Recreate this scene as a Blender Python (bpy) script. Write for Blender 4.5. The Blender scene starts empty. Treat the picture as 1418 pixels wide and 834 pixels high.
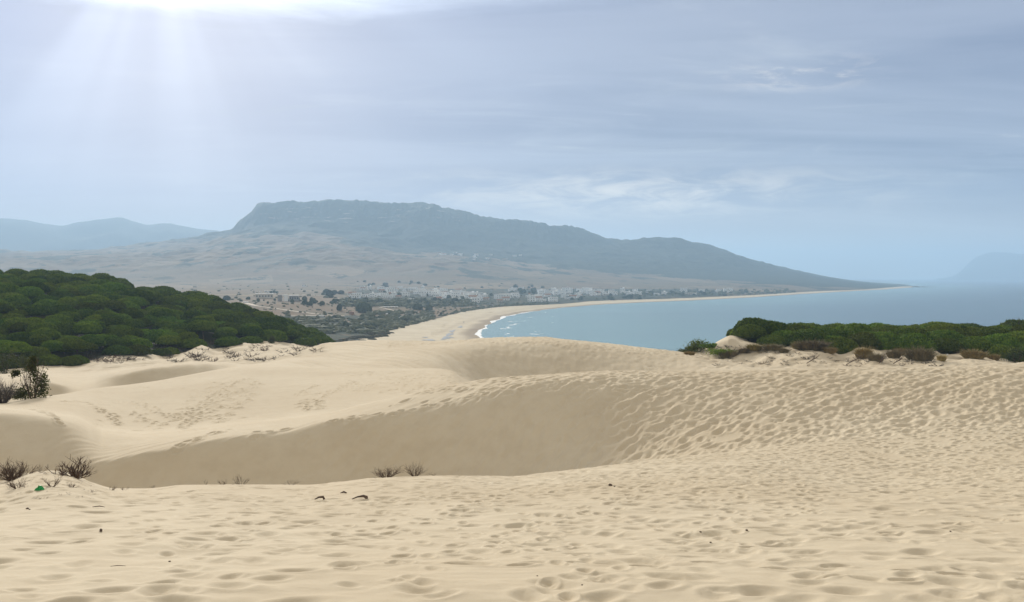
import bpy, math, random
import numpy as np
from mathutils import Vector, Matrix

random.seed(7)
rng = np.random.default_rng(11)
PI = math.pi
sc = bpy.context.scene
COL = sc.collection

# ------------------------------------------------------------------ camera numbers
H = 40.0            # eye height above the sea, metres
F = 1400.0          # focal length in photo pixels
CX, HY = 709.0, 384.0

SUN_AZ = math.radians(-19.3)     # from +Y, negative = to the left
SUN_EL = math.radians(19.0)
SUN = Vector((math.sin(SUN_AZ) * math.cos(SUN_EL), math.cos(SUN_AZ) * math.cos(SUN_EL), math.sin(SUN_EL)))

# ------------------------------------------------------------------ numpy helpers
def pchip(xk, yk, x):
    xk = np.asarray(xk, float); yk = np.asarray(yk, float)
    h = np.diff(xk); d = np.diff(yk) / h
    m = np.zeros_like(yk)
    if len(xk) > 2:
        w1 = 2 * h[1:] + h[:-1]; w2 = h[1:] + 2 * h[:-1]
        ok = d[:-1] * d[1:] > 0
        den = np.where(ok, w1 / np.where(d[:-1] == 0, 1, d[:-1]) + w2 / np.where(d[1:] == 0, 1, d[1:]), 1)
        m[1:-1] = np.where(ok, (w1 + w2) / den, 0)
    m[0] = d[0]; m[-1] = d[-1]
    i = np.clip(np.searchsorted(xk, x) - 1, 0, len(h) - 1)
    t = np.clip((x - xk[i]) / h[i], 0, 1)
    t2 = t * t; t3 = t2 * t
    return ((2 * t3 - 3 * t2 + 1) * yk[i] + (t3 - 2 * t2 + t) * h[i] * m[i]
            + (-2 * t3 + 3 * t2) * yk[i + 1] + (t3 - t2) * h[i] * m[i + 1])

_perm = np.random.default_rng(5).permutation(4096)
def _hash(ix, iy, s):
    return _perm[(_perm[(ix + s * 131) & 4095] + iy) & 4095]
def noise2(x, y, s=0):
    """gradient noise, about -1..1"""
    ix = np.floor(x).astype(np.int64); iy = np.floor(y).astype(np.int64)
    fx = x - ix; fy = y - iy
    u = fx * fx * fx * (fx * (fx * 6 - 15) + 10); v = fy * fy * fy * (fy * (fy * 6 - 15) + 10)
    def g(a, b):
        ang = _hash(ix + a, iy + b, s) * (2 * PI / 4096)
        return np.cos(ang) * (fx - a) + np.sin(ang) * (fy - b)
    n0 = g(0, 0) * (1 - u) + g(1, 0) * u
    n1 = g(0, 1) * (1 - u) + g(1, 1) * u
    return 1.5 * (n0 * (1 - v) + n1 * v)
def fbm(x, y, octv=4, s=0, gain=.5):
    r = 0; a = 1.0
    for k in range(octv):
        r = r + a * noise2(x * 2 ** k, y * 2 ** k, s + k); a *= gain
    return r
def smooth(a, b, x):
    t = np.clip((x - a) / (b - a), 0, 1)
    return t * t * (3 - 2 * t)

# ------------------------------------------------------------------ object helpers
def tag(o, label=None, cat=None, group=None, kind=None):
    if label and len(label.split()) > 16: print('LONG', len(label.split()), label)
    if label: o['label'] = label
    if cat: o['category'] = cat
    if group: o['group'] = group
    if kind: o['kind'] = kind
    return o
def link_mesh(name, me, m=None, parent=None):
    o = bpy.data.objects.new(name, me); COL.objects.link(o)
    if m is not None: me.materials.append(m)
    if parent is not None: o.parent = parent
    return o
def empty(name, loc, rz=0, s=1.0):
    o = bpy.data.objects.new(name, None); COL.objects.link(o)
    o.location = loc; o.rotation_euler = (0, 0, rz)
    o.scale = (s, s, s) if not hasattr(s, '__len__') else s
    o.empty_display_size = .2
    return o
def copy_tree(o, parent=None):
    c = o.copy(); COL.objects.link(c); c.parent = parent
    for ch in list(o.children): copy_tree(ch, c)
    return c
def hide_proto(o): pass

class MB:
    def __init__(s): s.v = []; s.f = []; s.mi = []; s.cur = 0
    def add(s, vs, fs):
        n = len(s.v); s.v.extend(vs); s.f.extend([tuple(i + n for i in f) for f in fs]); s.mi.extend([s.cur] * len(fs))
    def box(s, c, d, rz=0):
        ca, sa = math.cos(rz), math.sin(rz); vs = []
        for k in (-.5, .5):
            for x, y in ((-.5, -.5), (.5, -.5), (.5, .5), (-.5, .5)):
                X, Y = x * d[0], y * d[1]
                vs.append((c[0] + X * ca - Y * sa, c[1] + X * sa + Y * ca, c[2] + k * d[2]))
        s.add(vs, [(3, 2, 1, 0), (4, 5, 6, 7), (0, 1, 5, 4), (1, 2, 6, 5), (2, 3, 7, 6), (3, 0, 4, 7)])
    def tube(s, pts, rad, n=5):
        """tapered tube along pts, radii rad, both ends closed"""
        rings = []; vs = []; fs = []
        prev = None
        for i, p in enumerate(pts):
            p = Vector(p)
            a = Vector(pts[max(i - 1, 0)]); b = Vector(pts[min(i + 1, len(pts) - 1)])
            t = (b - a); t = t.normalized() if t.length > 1e-9 else Vector((0, 0, 1))
            if prev is None:
                q = Vector((1, 0, 0)) if abs(t.x) < .8 else Vector((0, 1, 0))
                u = t.cross(q).normalized()
            else:
                u = (prev - t * prev.dot(t))
                u = u.normalized() if u.length > 1e-6 else t.orthogonal().normalized()
            prev = u; w = t.cross(u)
            for k in range(n):
                an = 2 * PI * k / n
                vs.append(tuple(p + (u * math.cos(an) + w * math.sin(an)) * rad[i]))
        m = len(pts)
        for i in range(m - 1):
            for k in range(n):
                fs.append((i * n + k, i * n + (k + 1) % n, (i + 1) * n + (k + 1) % n, (i + 1) * n + k))
        fs.append(tuple(range(n - 1, -1, -1))); fs.append(tuple((m - 1) * n + k for k in range(n)))
        s.add(vs, fs)
    def mesh(s, name, smooth_=False):
        me = bpy.data.meshes.new(name); me.from_pydata(s.v, [], s.f)
        if smooth_: me.polygons.foreach_set('use_smooth', [True] * len(s.f))
        me.update(); return me

# ------------------------------------------------------------------ node helpers
class NT:
    def __init__(s, tree): s.t = tree; s.n = tree.nodes; s.l = tree.links
    def new(s, t, **kw):
        n = s.n.new(t)
        for k, v in kw.items(): setattr(n, k, v)
        return n
    def put(s, sock, val):
        if isinstance(val, bpy.types.NodeSocket): s.l.new(val, sock)
        elif val is not None: sock.default_value = val
    def math(s, op, a, b=None, c=None, clamp=False):
        n = s.new('ShaderNodeMath', operation=op, use_clamp=clamp)
        s.put(n.inputs[0], a)
        if b is not None: s.put(n.inputs[1], b)
        if c is not None: s.put(n.inputs[2], c)
        return n.outputs[0]
    def vmath(s, op, a, b=None, out=0):
        n = s.new('ShaderNodeVectorMath', operation=op)
        s.put(n.inputs[0], a)
        if b is not None: s.put(n.inputs[1], b)
        return n.outputs[out]
    def mix(s, f, a, b, blend='MIX'):
        n = s.new('ShaderNodeMix', data_type='RGBA', blend_type=blend)
        s.put(n.inputs[0], f)
        s.put(n.inputs[6], a if isinstance(a, bpy.types.NodeSocket) else (*a, 1))
        s.put(n.inputs[7], b if isinstance(b, bpy.types.NodeSocket) else (*b, 1))
        return n.outputs[2]
    def noise(s, vec, scale, detail=4, rough=.5, dist=0, dims='3D', w=None):
        n = s.new('ShaderNodeTexNoise', noise_dimensions=dims)
        if vec is not None: s.put(n.inputs['Vector'], vec)
        if w is not None: s.put(n.inputs['W'], w)
        n.inputs['Scale'].default_value = scale; n.inputs['Detail'].default_value = detail
        n.inputs['Roughness'].default_value = rough; n.inputs['Distortion'].default_value = dist
        return n.outputs[0]
    def remap(s, v, a, b, c=0., d=1.):
        n = s.new('ShaderNodeMapRange', interpolation_type='SMOOTHSTEP')
        s.put(n.inputs[0], v)
        for i, q in enumerate((a, b, c, d)): n.inputs[1 + i].default_value = q
        return n.outputs[0]
    def attr(s, name):
        return s.new('ShaderNodeAttribute', attribute_name=name).outputs['Fac']
    def sep(s, v):
        n = s.new('ShaderNodeSeparateXYZ'); s.put(n.inputs[0], v); return n.outputs
    def comb(s, x, y, z):
        n = s.new('ShaderNodeCombineXYZ'); s.put(n.inputs[0], x); s.put(n.inputs[1], y); s.put(n.inputs[2], z); return n.outputs[0]
    def pos(s): return s.new('ShaderNodeNewGeometry').outputs['Position']

def material(name, rough=.8, spec=.2):
    m = bpy.data.materials.new(name); m.use_nodes = True
    nt = NT(m.node_tree); b = nt.n['Principled BSDF']
    b.inputs['Roughness'].default_value = rough
    b.inputs['Specular IOR Level'].default_value = spec
    return m, nt, b
def mottled(name, c1, c2, scale, rough=.85, spec=.15, rand=0.0, coord='Object', fine=.6):
    """two-tone noise material, with a little shift of tone from object to object"""
    m, nt, b = material(name, rough, spec)
    tc = nt.new('ShaderNodeTexCoord').outputs[coord]
    f = nt.remap(nt.noise(tc, scale, 4, fine), .3, .7)
    c = nt.mix(f, c1, c2)
    if rand:
        r = nt.new('ShaderNodeObjectInfo').outputs['Random']
        hs = nt.new('ShaderNodeHueSaturation')
        nt.put(hs.inputs['Hue'], nt.math('MULTIPLY_ADD', r, .05 * rand, .5 - .025 * rand))
        nt.put(hs.inputs['Value'], nt.math('MULTIPLY_ADD', nt.math('FRACT', nt.math('MULTIPLY', r, 7.31)), rand, 1 - rand / 2))
        nt.put(hs.inputs['Color'], c); c = hs.outputs[0]
    nt.put(b.inputs['Base Color'], c)
    return m

# ------------------------------------------------------------------ terrain of the dunes
# every curve: (photo column, distance in metres, photo row of that ground line)
def zz(D, py): return H - (py - HY) / F * D
CURVES = [
 [(-3000,8.2,834),(4000,8.2,834)],
 [(-3000,15,722),(0,15,722),(700,15,722),(1418,15,716),(4000,15,716)],
 [(-3000,25,668),(0,25,667),(40,24.5,656),(70,24.5,653),(98,24.5,657),(130,25,670),(160,25.5,677),(200,26,677),(260,26,672),(350,27,673),(420,28,673),(470,28,669),(520,28,664),(600,28,660.5),(700,29,661),(760,29,655),(820,29,647),(900,30,638),(1000,30,628),(1100,30,621),(1250,30,612),(1418,30,605),(2000,30,595),(4000,30,590)],
 [(-3000,38,692),(0,38,692),(102,37.6,690),(240,37.2,692),(560,37.2,691),(680,36.3,680),(780,35.0,664),(880,33.6,646),(1000,32.2,626),(1100,31.5,614),(1250,31.2,603),(1418,31.2,595),(4000,31.2,585)],
 [(-3000,40.7,622),(0,40.7,618),(60,40.7,622),(102,39.4,642),(143,39.2,638),(190,39.3,628),(240,39.5,619),(331,40,603),(396,40.5,597),(450,41,583),(536,41,572),(623,41,557),(666,41,545),(750,41.2,527),(850,42,521),(1000,42.5,518),(1100,42.5,514.5),(1250,42,511.5),(1418,41,510),(4000,41,510)],
 [(-3000,43,585),(-100,43,578),(0,43,572),(60,43.3,577),(100,43.5,585),(125,44,596),(143,44,606),(190,44,608),(240,44,604),(331,44,590),(396,44,584),(450,44,574.5),(515,44,559.5),(580,44,544.5),(644,44.5,531.5),(687,45,524.5),(750,45,519),(850,45.5,514),(1000,46,513.5),(1060,46,513.5),(1100,46,513),(1250,45.5,510),(1418,44.5,507),(2000,42,500),(4000,42,500)],
 [(-3000,52,570),(0,52,566),(100,54,572),(143,55,584),(190,55,589),(240,55,585),(331,56,577),(396,56,572),(450,55,568),(515,53,566),(580,52,558),(644,52,550),(750,52,548),(1000,52,545),(1418,52,540),(4000,52,540)],
 [(-3000,60,566),(0,60,559),(50,62,552),(86,65,547.5),(122,68,542.5),(173,72,537),(223,74,530),(260,76,522.6),(310,78,513),(331,78,510.5),(385,80,509),(439,80,511),(536,78,512),(601,76,511.5),(623,75,514),(644,74,525),(670,74,540),(750,74,550),(1000,72,545),(1418,70,540),(4000,70,540)],
 [(-3000,88,565),(0,90,560),(50,93,554),(86,94,549.5),(110,94,546.5),(140,95,543),(160,97.5,539),(180,98,538),(210,99,534),(250,100,526),(300,102,519),(342,97,513),(396,97,513),(450,97,514),(540,100,515.5),(600,105,517),(640,112,524),(680,116,540),(750,118,548),(900,118,540),(1000,112,530),(1071,105,522),(1418,100,525),(4000,100,525)],
 [(-3000,100,545),(0,97,540),(40,97,531),(62,97,529),(85,97,533),(108,98,539),(128,100,535),(152,102,522),(180,102,516),(234,104,507),(277,106,504),(342,108,505.5),(396,115,502),(450,118,503.5),(500,122,498),(543,126,489),(601,132,480),(650,136,476),(750,140,472),(850,140,481),(930,138,491),(1000,130,503),(1071,118,514),(1418,110,522),(4000,110,522)],
 [(-3000,130,524),(0,130,519),(60,130,517.5),(100,130,517),(150,132,513),(200,132,508),(234,132,507),(277,132,504.5),(310,132,506),(342,135,506),(396,142,494.5),(454,148,480.5),(493,150,474),(540,150,472.5),(601,150,473),(644,150,471.5),(657,150,469.5),(750,152,467),(780,152,470),(850,150,477),(900,148,483),(930,147,486),(972,144,493),(1029,138,501),(1071,128,507.5),(1120,122,512),(1418,122,508),(4000,122,508)],
 [(-3000,150,517),(0,150,515),(60,155,509.5),(94,160,509),(150,172,497),(200,182,493),(230,190,493),(255,195,487),(279,200,479),(301,208,484),(331,215,477),(368,230,473),(396,238,476),(430,245,481),(454,250,484),(480,240,500),(540,200,505),(650,195,510),(800,195,510),(880,180,512),(940,152,493),(960,150,488),(985,148,482),(1000,147,473),(1012,147,468),(1030,147,474),(1060,146,479),(1090,145,481),(1120,144,479),(1145,144,483),(1165,144,490),(1200,144,483),(1230,144,487),(1280,144,488),(1310,144,492),(1350,144,494),(1418,144,502),(2000,144,505),(4000,144,505)],
 [(-3000,330,330),(-600,330,345),(-100,330,385),(0,330,391),(85,330,398),(162,330,407),(190,330,412),(237,328,421),(281,325,426),(322,322,439),(372,318,455),(406,312,464),(433,305,472),(454,300,484),(500,300,520),(600,300,530),(800,300,535),(900,250,520),(940,210,505),(1000,205,478),(1030,205,470),(1418,205,470),(4000,205,470)],
]
Z13 = [(-3000,14),(300,14),(454,10),(520,6),(600,4),(665,1),(720,-2),(900,-3),(4000,-3)]

T_IN = .535
tcols = np.concatenate([np.linspace(-1.75, -T_IN, 46)[:-1], np.linspace(-T_IN, T_IN, 1060), np.linspace(T_IN, 1.75, 46)[1:]])
PXC = tcols * F + CX
def lrows(a, b, n): return np.exp(np.linspace(math.log(a), math.log(b), n, endpoint=False))
rows_n = np.concatenate([lrows(.3, 2, 12), lrows(2, 7.5, 90), lrows(7.5, 24, 470), lrows(24, 60, 560), lrows(60, 160, 330), lrows(160, 430, 110), [430.]])
NR, NC = len(rows_n), len(tcols)

kD = []; kZ = []
kD.append(np.full(NC, .3)); kZ.append(np.full(NC, H - 1.5))
for c in CURVES:
    p, d, y = (np.array(q, float) for q in zip(*c))
    Dk = pchip(p, d, PXC); yk = pchip(p, y, PXC)
    kD.append(Dk); kZ.append(zz(Dk, yk))
p, z = (np.array(q, float) for q in zip(*Z13))
kD.append(np.full(NC, 430.)); kZ.append(pchip(p, z, PXC))
kD = np.array(kD); kZ = np.array(kZ)

# the coast and the mountains behind
G = [
 (700, 'z', [(-3000,16),(300,15),(420,12),(480,9),(520,6),(580,4),(640,3),(4000,3)]),
 (1100,'z', [(-3000,18),(300,16),(450,13),(520,11),(580,7),(640,4),(4000,4)]),
 (1700,'z', [(-3000,20),(300,18),(450,15),(600,12),(700,8),(800,5),(4000,5)]),
 (2400,'z', [(-3000,32),(0,29),(300,27),(600,22),(750,15),(900,8),(4000,6)]),
 (3200,'y', [(-3000,362),(0,362),(200,358),(330,352),(460,352),(560,360),(620,362),(700,370),(800,379),(900,386),(1000,391),(1100,394),(1200,397),(1300,398),(4000,399)]),
 (3900,'y', [(-3000,354),(0,354),(200,349),(260,343),(330,330),(400,326),(460,327),(520,336),(560,345),(620,347),(700,352),(800,360),(900,367),(1000,375),(1100,384),(1160,388),(1200,392),(1250,395.5),(1300,398),(4000,399)]),
 (4500,'y', [(-3000,350),(0,350),(200,345),(262,337),(318,324),(345,312),(365,306),(460,304),(560,304),(620,308),(700,322),(800,335),(850,342),(950,347),(1000,352),(1060,367),(1125,374),(1165,379),(1200,386),(1245,394),(1300,398),(4000,399)]),
 (4800,'y', [(-3000,350),(-200,350),(0,346),(60,347),(130,346),(180,340),(220,335),(262,331),(300,322),(318,318),(335,303),(347,297),(352,290),(358,283),(366,280.5),(400,281),(440,281),(455,278),(500,280),(540,281),(560,279),(580,281),(620,289),(660,298),(700,304),(760,311),(800,317),(830,325),(842,330),(880,331),(940,330),(960,334),(1000,341),(1030,351),(1060,361),(1090,365),(1122,366.5),(1131,372),(1165,374),(1200,383),(1225,388),(1245,392),(1270,396.5),(1300,398),(4000,399)]),
]
rows_f = np.concatenate([lrows(430, 1000, 170), lrows(1000, 3000, 190), lrows(3000, 5600, 330), lrows(5600, 8300, 25), [8300.]])
tf = np.concatenate([np.linspace(-1.75, -T_IN, 40)[:-1], np.linspace(-T_IN, T_IN, 960), np.linspace(T_IN, 1.75, 40)[1:]])
PXF = tf * F + CX
NRF, NCF = len(rows_f), len(tf)
gD = []; gZ = []
for k in range(11, 13):                       # last dune curves carry over the seam
    p, d, y = (np.array(q, float) for q in zip(*CURVES[k]))
    Dk = pchip(p, d, PXF); gD.append(Dk); gZ.append(zz(Dk, pchip(p, y, PXF)))
p, z = (np.array(q, float) for q in zip(*Z13)); gD.append(np.full(NCF, 430.)); gZ.append(pchip(p, z, PXF))
for D, kind, lst in G:
    p, v = (np.array(q, float) for q in zip(*lst)); v = pchip(p, v, PXF)
    gD.append(np.full(NCF, float(D))); gZ.append(v if kind == 'z' else zz(D, v))
gD.append(np.full(NCF, 5700.)); gZ.append(np.maximum(gZ[-1] * .6, 3))
gD.append(np.full(NCF, 8300.)); gZ.append(np.full(NCF, 30.))
gD = np.array(gD); gZ = np.array(gZ)

def profile(kd, kz, rows):
    out = np.empty((len(rows), kd.shape[1])); lr = np.log(rows)
    for j in range(kd.shape[1]): out[:, j] = pchip(np.log(kd[:, j]), kz[:, j], lr)
    return out
Zn = profile(kD, kZ, rows_n)
Zf = profile(gD, gZ, rows_f)
Xn = rows_n[:, None] * tcols[None, :]; Yn = np.repeat(rows_n[:, None], NC, 1)
Xf = rows_f[:, None] * tf[None, :]; Yf = np.repeat(rows_f[:, None], NCF, 1)
PX2 = np.repeat(PXC[None, :], NR, 0)
PY2 = HY + F * (H - Zn) / Yn

# ---- shoreline: polyline in world metres, land on its left side
SH = [(3200,230),(2000,240),(1418,260),(1200,280),(1000,330),(900,380),(780,480),(700,570),(672,620)]
shore = [((p - CX) / F * d, d) for p, d in SH]
for px, py in [(663,468),(658.6,463),(664,457),(672,449.5),(682,444.5),(700,438),(724,433.3),(752,429),(783,425.8),(821,422.5),(860,420.3),(898,418.6),(960,416),(1041,412),(1108,407.5),(1176,403.6),(1226,401),(1262,398.3)]:
    d = H * F / (py - HY); shore.append(((px - CX) / F * d, d))
for px, d in [(1268,4150),(1262,4700),(1250,5700),(1200,8500)]: shore.append(((px - CX) / F * d, d))
shore = np.array(shore)
def shore_sd(X, Y):
    """signed distance to the waterline, positive inland"""
    best = np.full(X.shape, 1e18); sgn = np.ones(X.shape)
    for i in range(len(shore) - 1):
        a = shore[i]; b = shore[i + 1]; e = b - a
        t = np.clip(((X - a[0]) * e[0] + (Y - a[1]) * e[1]) / (e @ e), 0, 1)
        dx = X - a[0] - t * e[0]; dy = Y - a[1] - t * e[1]
        d2 = dx * dx + dy * dy
        cr = e[0] * (Y - a[1]) - e[1] * (X - a[0])
        upd = d2 < best
        best = np.where(upd, d2, best); sgn = np.where(upd, np.where(cr >= 0, 1., -1.), sgn)
    return np.sqrt(best) * sgn
sdF = shore_sd(Xf, Yf)
sdF = sdF + fbm(Xf / 90, Yf / 90, 3, 31) * 5 * smooth(600, 800, Yf)
wob = fbm(Xf / 60, Yf / 60, 3, 3)
land = np.minimum(Zf, .2 + .028 * np.maximum(sdF, 0) + .0002 * np.maximum(sdF, 0) ** 2)
zc = np.where(sdF > 0, land, np.maximum(-.03 * -sdF * -1, -4) if False else np.maximum(.03 * sdF, -4))
wgt = smooth(430, 560, Yf)
Zf = Zf * (1 - wgt) + zc * wgt
# relief of the hills
elev = np.clip(Zf / 400, 0, 1)
hillw = smooth(20, 90, Zf)
ridg = 1 - np.abs(fbm(Xf / 420 + .3 * noise2(Xf / 300, Yf / 300, 9), Yf / 620, 4, 41))
Zf += hillw * ((ridg - .75) * 32 * (.18 + elev) + fbm(Xf / 60, Yf / 90, 4, 51) * 4.5)
cl = smooth(4420, 4560, Yf) * (1 - smooth(4850, 5000, Yf)) * smooth(300, 350, PXF)[None, :] * (1 - smooth(760, 900, PXF)[None, :])
Zf += cl * (np.abs(noise2(Xf / 30, Yf / 200, 61)) * 9 - 3 + noise2(Xf / 11, Yf / 30, 62) * 2.)
Zf += (sdF > 30) * smooth(600, 800, Yf) * (1 - hillw) * fbm(Xf / 80, Yf / 80, 3, 71) * .9
PYF = HY + F * (H - Zf) / Yf
PXF2 = np.repeat(PXF[None, :], NRF, 0)

# ---- the dunes' small relief: undulation, trodden prints, streaks of slid sand
D2 = Yn
onsand = np.ones_like(Zn)
Zn += fbm(Xn / 1.1, Yn / .8, 3, 81) * .026 * (1 - smooth(18, 30, D2)) * smooth(1, 3, D2)
Zn += fbm(Xn / 6, Yn / 5, 3, 85) * (.045 - .027 * smooth(28, 36, D2)) * smooth(3, 10, D2) * (1 - smooth(200, 300, D2))
Zn += fbm(Xn / 14, Yn / 12, 3, 87) * .35 * smooth(150, 190, D2)
# slid-sand streaks on the steep faces of the middle dune and on the far dune
fA = smooth(33.5, 36, D2) * (1 - smooth(41, 43, D2))
st = noise2((Xn - Yn * 1.1) / .55, (Xn + Yn) / 5.0, 91)
Zn += fA * st * .045 * (smooth(560, 900, PX2) * .5 + .55)
fC = smooth(95, 110, D2) * (1 - smooth(150, 154, D2))
stc = noise2((Xn + Yn * .55) / 1.5, Yn / 14, 95)
Zn += fC * stc * .16 * smooth(360, 440, PX2) * (1 - smooth(620, 700, PX2))
Zn += fC * fbm(Xn / 1.1, Yn / 2.0, 2, 97) * .07 * smooth(600, 700, PX2)
fD = smooth(92, 98, D2) * (1 - smooth(125, 135, D2)) * smooth(150, 190, PX2) * (1 - smooth(300, 350, PX2))
Zn += fD * noise2((Xn + Yn * .5) / 1.2, Yn / 12, 99) * .08
# banks of sand with roots below both woods
fS = (smooth(128, 140, D2) * (1 - smooth(250, 262, D2)) * smooth(60, 150, PX2) * (1 - smooth(440, 470, PX2))
      + smooth(122, 128, D2) * (1 - smooth(146, 152, D2)) * smooth(950, 990, PX2))
Zn += fS * fbm((Xn - Yn * .35) / 3.2, Yn / 5, 4, 101) * .30

LR = np.log(rows_n)
def row_at(D): return np.interp(math.log(max(D, .31)), LR, np.arange(NR))
def col_at(t): return np.interp(t, tcols, np.arange(NC))
def dent(x, y, a, b, ang, dep, rim=.35):
    """one trodden print: an oval pit with a soft rim thrown up on the far side"""
    R = max(a, b) * 2.3
    if y - R < .5: return
    r0 = int(row_at(y - R)); r1 = int(row_at(y + R)) + 2
    c0 = int(col_at((x - R) / y)); c1 = int(col_at((x + R) / y)) + 2
    if c1 - c0 < 2 or r1 - r0 < 2: return
    dx = Xn[r0:r1, c0:c1] - x; dy = Yn[r0:r1, c0:c1] - y
    ca, sa = math.cos(ang), math.sin(ang)
    u = (dx * ca + dy * sa) / a; v = (-dx * sa + dy * ca) / b
    q = u * u + v * v
    PIT[r0:r1, c0:c1] = np.minimum(PIT[r0:r1, c0:c1], -dep * np.exp(-q * 1.6))
    RIM[r0:r1, c0:c1] = np.maximum(RIM[r0:r1, c0:c1], dep * rim * np.exp(-((np.sqrt(q) - 1.25) / .42) ** 2))

PIT = np.zeros_like(Zn); RIM = np.zeros_like(Zn)
def px_x(px, D): return (px - CX) / F * D
def ground_raw(x, y):
    r = row_at(y); c = col_at(x / y)
    i = min(int(r), NR - 2); j = min(int(c), NC - 2); a = r - i; b = c - j
    return (Zn[i, j] * (1 - a) + Zn[i + 1, j] * a) * (1 - b) + (Zn[i, j + 1] * (1 - a) + Zn[i + 1, j + 1] * a) * b
Zbase = Zn.copy()
PYB = HY + F * (H - Zbase) / Yn
def hit_near(px, py):
    j = int(round(col_at((px - CX) / F)))
    col = PYB[60:, j]
    k = np.argmax(col <= py)
    if col[k] > py: return None
    k += 60
    a = (PYB[k - 1, j] - py) / max(PYB[k - 1, j] - PYB[k, j], 1e-6)
    return rows_n[k - 1] + (rows_n[k] - rows_n[k - 1]) * min(max(a, 0), 1)

R = rng
# foreground: wind-softened prints
def scatter(n, D0, D1, p0, p1, dens=None):
    y = np.sqrt(R.uniform(D0 ** 2, D1 ** 2, n)); p = R.uniform(p0, p1, n)
    x = (p - CX) / F * y
    keep = np.ones(n, bool) if dens is None else R.uniform(size=n) < dens(p, y, x)
    return x[keep], y[keep]
def clump(x, y, s): return .5 + .5 * np.clip(fbm(x / s, y / s, 2, 131) * 1.6, -1, 1)
x, y = scatter(3000, 5.5, 26, -60, 1480, lambda p, y, x: np.clip(.16 + .55 * clump(x, y, 3.5) * (.55 + .6 * smooth(500, 900, p)) + .25 * smooth(14, 22, y) * smooth(300, 700, p), 0, 1))
for a, b in zip(x, y):
    s = R.uniform(.6, 1.25); soft = R.uniform(.5, 1)
    dent(a, b, .20 * s, .13 * s, R.uniform(-.9, .9) + (PI / 2 if R.random() < .35 else 0), .052 * s * soft, .3)
# walkers' tracks over the near sand
for _ in range(44):
    y0 = R.uniform(7, 24); x0 = px_x(R.uniform(0, 1420), y0); an = R.choice([R.uniform(-.5, .5), R.uniform(.9, 2.2)]); L = R.uniform(4, 14); k = 0; u = 0.
    soft = R.uniform(.55, 1.0)
    while u < L:
        an += R.normal(0, .05); x0 += math.cos(an) * .62; y0 += math.sin(an) * .62; u += .62; k += 1; sd = .13 if k % 2 else -.13
        if not 5.8 < y0 < 30: break
        ax, ay = x0 - math.sin(an) * sd, y0 + math.cos(an) * sd
        dent(ax, ay, .15, .075, an + R.normal(0, .12), .045 * soft, .45); dent(ax - math.cos(an) * .09, ay - math.sin(an) * .09, .07, .06, an, .055 * soft, .2)
# trampled ground rising to the right-hand slope
x, y = scatter(5200, 17, 33.0, 420, 1480, lambda p, y, x: smooth(430, 900, p - (y - 17) * 0) * smooth(16, 23, y) * (.35 + .5 * clump(x, y, 3)))
for a, b in zip(x, y):
    s = R.uniform(.55, 1.15)
    dent(a, b, .16 * s, .11 * s, R.uniform(-1.2, 1.2), .046 * s, .4)
# the trodden steep slope on the right: long slid steps leaning down to the left
x, y = scatter(9800, 31.2, 47, 520, 1480, lambda p, y, x: smooth(580, 980, p + (y - 38) * 14) * (.25 + .6 * clump(x, y, 2.6)))
for a, b in zip(x, y):
    s = .5 + .9 * R.random() ** 1.6
    dent(a, b, .27 * s, .15 * s, R.normal(.85, .45), .068 * s, .32)
# fainter marks in the smooth part of the face
x, y = scatter(800, 35, 41, 330, 820, lambda p, y, x: smooth(330, 700, p) * .8)
for a, b in zip(x, y): dent(a, b, .40 * R.uniform(.6, 1.4), .16, R.uniform(.3, 1.0), .036, .5)
# trails: photo-pixel polylines on the dune top
def trail(pts, gap, side, size, dep, jit=.12):
    W = []
    for px, py in pts:
        D = hit_near(px, py)
        if D: W.append((px_x(px, D), D))
    k = 0
    for (ax, ay), (bx, by) in zip(W, W[1:]):
        L = math.hypot(bx - ax, by - ay); n = max(1, int(L / gap)); an = math.atan2(by - ay, bx - ax)
        for i in range(n):
            t = (i + .5) / n; sgn = 1 if k % 2 else -1; k += 1
            dent(ax + (bx - ax) * t - math.sin(an) * side * sgn + R.normal(0, jit), ay + (by - ay) * t + math.cos(an) * side * sgn + R.normal(0, jit),
                 size * .82 * R.uniform(.8, 1.25), size * .52, an + R.normal(0, .3), dep * .95, .5)
def patch(n, p0, p1, y0, y1, size, dep, lean=0):
    for _ in range(n):
        u, v = R.uniform(0, 1), R.uniform(0, 1)
        px = p0 + (p1 - p0) * u + lean * (.5 - v); py = y0 + (y1 - y0) * v
        D = hit_near(px, py)
        if D and 30 < D < 160: dent(px_x(px, D), D, size * .82 * R.uniform(.7, 1.3), size * .52, R.uniform(-.8, .8), dep * 1.2 * R.uniform(.6, 1.2), .6)
trail([(80,556),(115,557),(137,564),(150,573),(160,582),(166,590)], .38, .12, .24, .12)
trail([(128,561),(146,572),(158,578),(165,588)], .4, .14, .24, .11)
trail([(52,568),(62,573),(75,578),(95,590)], .5, .1, .24, .10)
trail([(185,556),(205,563),(222,572),(240,580)], .45, .15, .22, .09)
trail([(185,570),(200,580),(232,590)], .5, .15, .22, .09)
trail([(250,595),(265,575),(282,556),(300,545),(320,534),(345,524)], .45, .2, .24, .10)
trail([(262,588),(275,570),(295,556),(318,548),(338,538)], .45, .2, .24, .10)
patch(120, 258, 342, 528, 586, .22, .08, 60)
trail([(425,568),(436,556),(450,548),(465,540),(490,530)], .4, .15, .22, .10)
trail([(412,548),(425,541),(440,533)], .4, .15, .22, .09)
patch(26, 415, 445, 545, 568, .22, .07)
patch(220, 480, 640, 514, 545, .22, .06)
patch(60, 130, 340, 535, 600, .2, .05)
trail([(455,583),(495,578),(536,572),(580,565),(623,558),(655,548)], .36, .1, .22, .09)
trail([(640,552),(666,545),(700,538),(740,530),(790,526)], .36, .16, .24, .09)
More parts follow.
